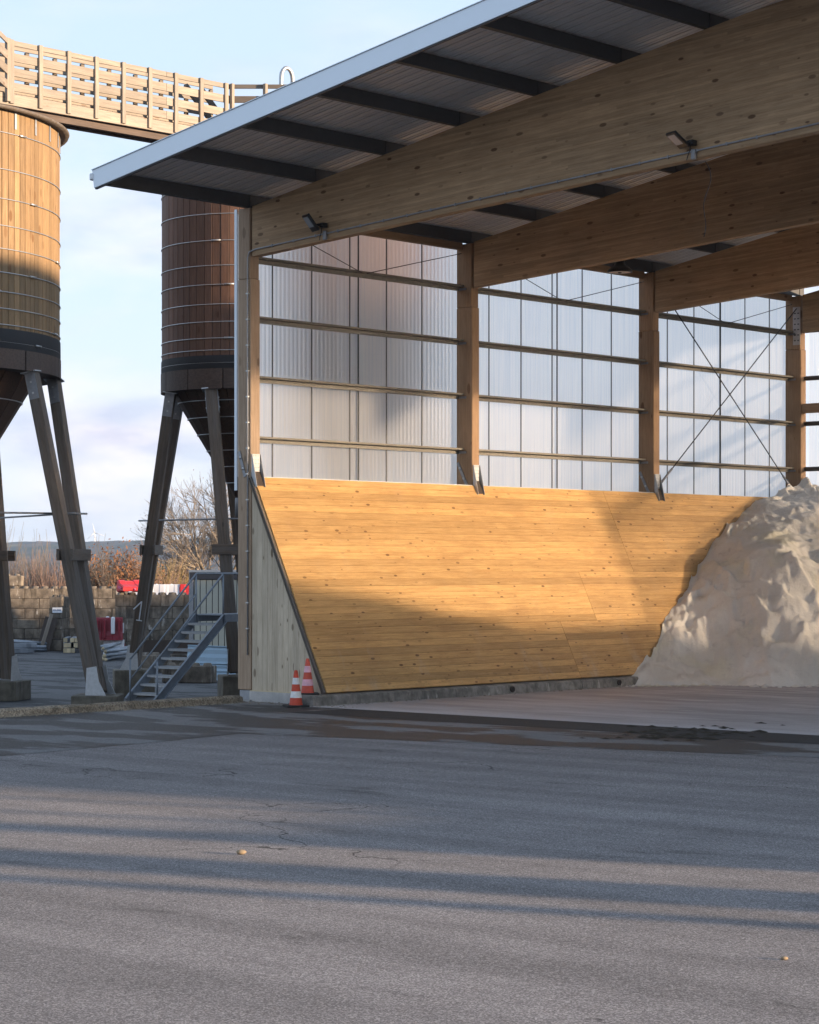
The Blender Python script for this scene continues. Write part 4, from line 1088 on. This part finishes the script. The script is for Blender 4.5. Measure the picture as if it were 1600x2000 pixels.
def leaves(name, pts, n, size, par, mat, rng, jit):
    vs, fs = [], []
    for k in range(n):
        p, dv = rng.choice(pts); c_ = p + Vector((rng.gauss(0, jit), rng.gauss(0, jit), rng.gauss(0, jit)))
        a = Vector((rng.uniform(-1, 1), rng.uniform(-1, 1), rng.uniform(-1, 1))).normalized(); b = a.orthogonal().normalized(); s = size * rng.uniform(.6, 1.3)
        o = len(vs); vs += [c_ - a * s, c_ + b * s * .5, c_ + a * s, c_ - b * s * .5]; fs.append((o, o + 1, o + 2, o + 3))
    return link(name, mesh(name, vs, fs), mat, par)
def tree(name, label, cat, loc, h, seed, depth, kids, spread, up, r_, mt='bark', mc='twig', leaf=None, stems=1, lean=.1, group=None, rmin=.005, ln=.34):
    rng = random.Random(seed); t = thing(name, label, cat, loc, 0, group); segs, lp_ = [], []
    for s in range(stems):
        dv = Vector((rng.uniform(-lean, lean), rng.uniform(-lean, lean), 1)).normalized()
        b = Vector((rng.uniform(-1, 1), rng.uniform(-.4, .4), 0)) * (.5 * (stems > 1) * min(1.6, stems / 10))
        grow(segs, b, dv, h * ln * rng.uniform(.75, 1.15), r_, depth, rng, spread, up, kids, lp_)
    segmesh('trunk', [s for s in segs if s[3] >= max(1, depth - 1)], t, mt, rmin); segmesh('crown', [s for s in segs if s[3] < max(1, depth - 1)], t, mc, rmin)
    if leaf: leaves('foliage', lp_, leaf[0], leaf[1], t, leaf[2], rng, leaf[3])
    return t
q = at(428, 110, -1.6)
tree('bare_tree', 'tall bare tree with spreading branches seen between the silo legs', 'tree', (q.x, 110, -1.0), 10.5, 23, 6, 3, .85, .32, .20, mc='twig', leaf=(500, .045, 'leaf_dull', .12), rmin=.0065, lean=.15, ln=.25)
q = at(350, 112, 0)
tree('bare_shrub', 'loose bare shrub with a few dark berries in front of the tall tree', 'shrub', (q.x, 112, -.6), 5.2, 5, 3, 4, .7, .5, .04, mc='twig_pink', leaf=(380, .045, 'leaf_dull', .12), stems=9, rmin=.006)
q = at(318, 104, 0)
tree('twiggy_bush', 'dense yellowish twiggy bush behind the white barriers', 'shrub', (q.x, 104, -.5), 3.8, 15, 3, 4, .6, .9, .03, mt='twig_yellow', mc='twig_yellow', leaf=(500, .05, 'leaf_yellow', .16), stems=14, rmin=.006)
q = at(246, 101.5, 0)
tree('russet_bush', 'bushy shrub full of russet brown leaves behind the red barrier', 'shrub', (q.x, 101.5, -.6), 4.4, 8, 3, 4, .95, .35, .05, mc='twig', leaf=(6500, .075, 'leaf_russet', .20), stems=9, rmin=.006, lean=.5)
for i, px in enumerate((22, 52, 80, 106, 132, 160, 188, 292)):
    q = at(px, 100 + (i % 3) * 1.6, 0)
    lb = ['bare upright shrub of thin stems behind the block wall, leftmost by the single block', 'bare upright shrub of thin stems behind the wall, second from the left', 'bare upright shrub of thin stems left of the sign pillar', 'bare upright shrub of thin stems directly above the sign pillar', 'bare upright shrub of thin stems seen just left of the near silo leg', 'bare upright shrub of thin stems hidden partly by the near silo leg', 'bare upright shrub of thin stems between the silo leg and the russet bush', 'bare shrub of thin stems just right of the far silo leg'][i]
    tree('bare_shrub', lb, 'shrub', (q.x, q.y, -1.3), random.uniform(3.9, 5.0), 40 + i, 2, 5, .34, 1.5, .022, mt='twig_pink', mc='twig_pink' if i % 2 else 'twig', stems=14, lean=.22, group='bare shrubs behind the block wall', rmin=.006, ln=.46)
# distant wind turbine
tb = at(185, 4300, 0); wt = thing('wind_turbine', 'tiny white wind turbine on the far ridge', 'wind turbine', (tb.x, 4300, 30))
tube('tower', wt, [(0, 0, 0), (0, 0, 34)], [1.6, .9], 'turbine_white', 8)
for k in range(3):
    a = R(90 + k * 120 + 12); tube('blade', wt, [(0, -2, 34), (18 * math.cos(a), -2, 34 + 18 * math.sin(a))], [1.0, .25], 'turbine_white', 5)
lathe('nacelle', wt, [(0, 33), (1.6, 33.2), (1.6, 35), (0, 35.4)], 'turbine_white', 8)

# ---------------------------------------------------------------- small litter
def pebble(px, py, r_, label, mat):
    Y = EYE * F / (py - HY); q = at(px, Y, 0); rng = random.Random(int(px)); prof = []
    vs, fs = [], []; n = 8
    for i in range(5):
        th = math.pi * i / 4
        for k in range(n):
            a = 2 * math.pi * k / n; e = 1 + rng.uniform(-.18, .18)
            vs.append((r_ * 1.3 * math.sin(th) * math.cos(a) * e, r_ * math.sin(th) * math.sin(a) * e, r_ * .6 * (1 - math.cos(th)) * .9))
    for i in range(4):
        for k in range(n): fs.append((i * n + k, i * n + (k + 1) % n, (i + 1) * n + (k + 1) % n, (i + 1) * n + k))
    o = link('stone', mesh('stone', vs, fs, True), mat); o.location = q
    tag(o, label, 'stone')
pebble(471, 1669, .042, 'small pale yellowish stone on the sunlit asphalt, left of centre', 'leaf_yellow')
pebble(1532, 1875, .022, 'tiny yellowish stone on the asphalt near the lower right corner', 'leaf_yellow')
def clods():
    rng = random.Random(3); vs, fs = [], []
    for k in range(70):
        c_ = rng.gauss(11.3, .55); d_ = rng.gauss(-1.5, .95); s = rng.uniform(.02, .09); o = len(vs)
        p = Vector((c_, d_, .012)); n = 7
        for j in range(n):
            a = 2 * math.pi * j / n; vs.append(p + Vector((s * 1.9 * math.cos(a) * rng.uniform(.6, 1.3), s * math.sin(a) * rng.uniform(.6, 1.2), 0)))
        vs.append(p + Vector((0, 0, s * .35)))
        fs += [(o + j, o + (j + 1) % n, o + n) for j in range(n)]
    o = link('mud_clods', mesh('mud_clods', vs, fs), 'dirt'); o.location = P0; o.rotation_euler = (0, 0, -TH)
    tag(o, 'crumbled dark mud dropped on the edge of the concrete floor', 'mud', kind='stuff')
clods()
def grit():
    rng = random.Random(5); vs, fs = [], []
    for k in range(620):
        m_ = rng.random()
        if m_ < .45: c_, d_ = .33 + abs(rng.gauss(0, .10)), rng.uniform(-7, -.5)
        elif m_ < .75: c_, d_ = CB + .24 + abs(rng.gauss(0, .10)), rng.uniform(-.6, 9)
        else: c_, d_ = rng.uniform(.1, 3), -.10 - abs(rng.gauss(0, .35))
        s = rng.uniform(.006, .026); o = len(vs); p = Vector((c_, d_, .012)); a0 = rng.uniform(0, 6.28)
        for j in range(5):
            a = a0 + 2 * math.pi * j / 5; vs.append(p + Vector((s * 1.6 * math.cos(a) * rng.uniform(.5, 1.2), s * math.sin(a) * rng.uniform(.5, 1.2), 0)))
        vs.append(p + Vector((0, 0, s * rng.uniform(.3, .9)))); fs += [(o + j, o + (j + 1) % 5, o + 5) for j in range(5)]
    o = link('grit', mesh('grit', vs, fs), 'kerb_concrete'); o.location = P0; o.rotation_euler = (0, 0, -TH)
    tag(o, 'grit and small debris gathered along the kerb and wall base', 'grit', kind='stuff')
grit()

# ---------------------------------------------------------------- made-up shade casters, unseen to the right, added to shadow the yard
wsp = thing('workshop_shade_caster', 'made-up low workshop out of frame right of the hall, added to shadow the forecourt', 'building', W(45, 2.4, 0), -TH)  # invented building, put out of view to shadow the forecourt
box('wall', wsp, (0, 0, 0), (13, 22, 5.2), 'caster_wall'); prism('roof', wsp, [(-.4, 5.1), (13.4, 5.1), (6.5, 7.4)], -.4, 22.4, 'caster_roof')
for k in range(4): box('door', wsp, (-.04, 1.5 + k * 5, .02), (.02, 5 + k * 5, 4), 'container_dark')
wsp2 = thing('depot_shade_caster', 'made-up tall depot out of frame behind the hall, added to shade the back yard', 'building', W(32, 36, 0), -TH)  # invented building out of view, shades the yard and lower block wall
box('wall', wsp2, (0, 0, -.8), (14, 60, 8.8), 'caster_wall'); prism('roof', wsp2, [(-.4, 8.7), (14.4, 8.7), (7, 10.6)], -.4, 60.4, 'caster_roof')
for k in range(8): box('door', wsp2, (-.04, 2 + k * 7, -.78), (.02, 6 + k * 7, 4), 'container_dark')
def stack(c, d0, d1, h, label, th=.6):  # invented unseen block walls, heights set by where the forecourt shadow ends
    t = thing('block_shade_caster', label, 'block wall', W(c, d0, 0), -TH, 'added block shade casters right of the frame')
    z = 0
    while z < h - .05:
        y = 0
        while y < d1 - d0 - .05:
            b = min(d1 - d0, y + 1.2); box('concrete_block', t, (0, y + .004, z + .004), (th, b - .004, min(h, z + .6) - .004), 'block_concrete'); y = b
        z += .6
stack(36, -9.0, -6.1, 2.5, 'made-up block wall added to shade the forecourt, nearest part, right of the frame')
stack(36, -6.1, -4.6, 2.6, 'made-up block wall added to shade the forecourt, middle part, right of the frame')
stack(36, -4.6, -1.6, 2.7, 'made-up block wall added to shade the forecourt, part beside the workshop, right of the frame')
stack(36, -11.54, -10.6, 4.8, 'made-up tall block stack right of the frame, added to cast a wide shadow band', .6)
def pole(c, d, r_, h, label):  # invented unseen poles, added for the narrow shadow bands on the asphalt
    t = thing('pole_shade_caster', label, 'added shade pole', W(c, d, 0), -TH, 'added shade poles right of the frame')
    tube('mast', t, [(0, 0, 0), (0, 0, h)], [r_, r_ * .75], 'galvanised_dull', 10); box('caster_head', t, (-.5, -.12, h), (.1, .12, h + .1), 'galvanised_dull')
for d, r_, lab in ((-4.45, .09, 'made-up pole added for its thin shadow, by the block wall beside the workshop, right of the frame'), (-5.9, .09, 'made-up pole added for its thin shadow, by the middle block wall right of the frame'), (-7.25, .09, 'made-up pole added for its thin shadow, by the nearest block wall right of the frame'), (-8.6, .36, 'made-up thick mast added for its shadow, at the end of the block wall right of the frame'), (-12.1, .18, 'made-up pole added for its shadow, nearest the camera right of the frame')):
    pole(37, d, r_, 7.5, lab)

# ---------------------------------------------------------------- air
hb_ = boxmesh(5400, 5300, 175, 'salt').copy(); hb_.materials.clear()
hm = bpy.data.materials.new('haze_air'); hm.use_nodes = True; t_ = hm.node_tree; t_.nodes.clear()
o_ = t_.nodes.new('ShaderNodeOutputMaterial'); v_ = t_.nodes.new('ShaderNodeVolumePrincipled')
v_.inputs['Color'].default_value = (.46, .70, 1.0, 1); v_.inputs['Density'].default_value = 8.5e-5; v_.inputs['Anisotropy'].default_value = .1
t_.links.new(v_.outputs[0], o_.inputs['Volume']); hb_.materials.append(hm)
hz_ = link('haze', hb_); hz_.location = (0, 2300, 12.0); tag(hz_, kind='stuff')
SC.cycles.volume_bounces = 0
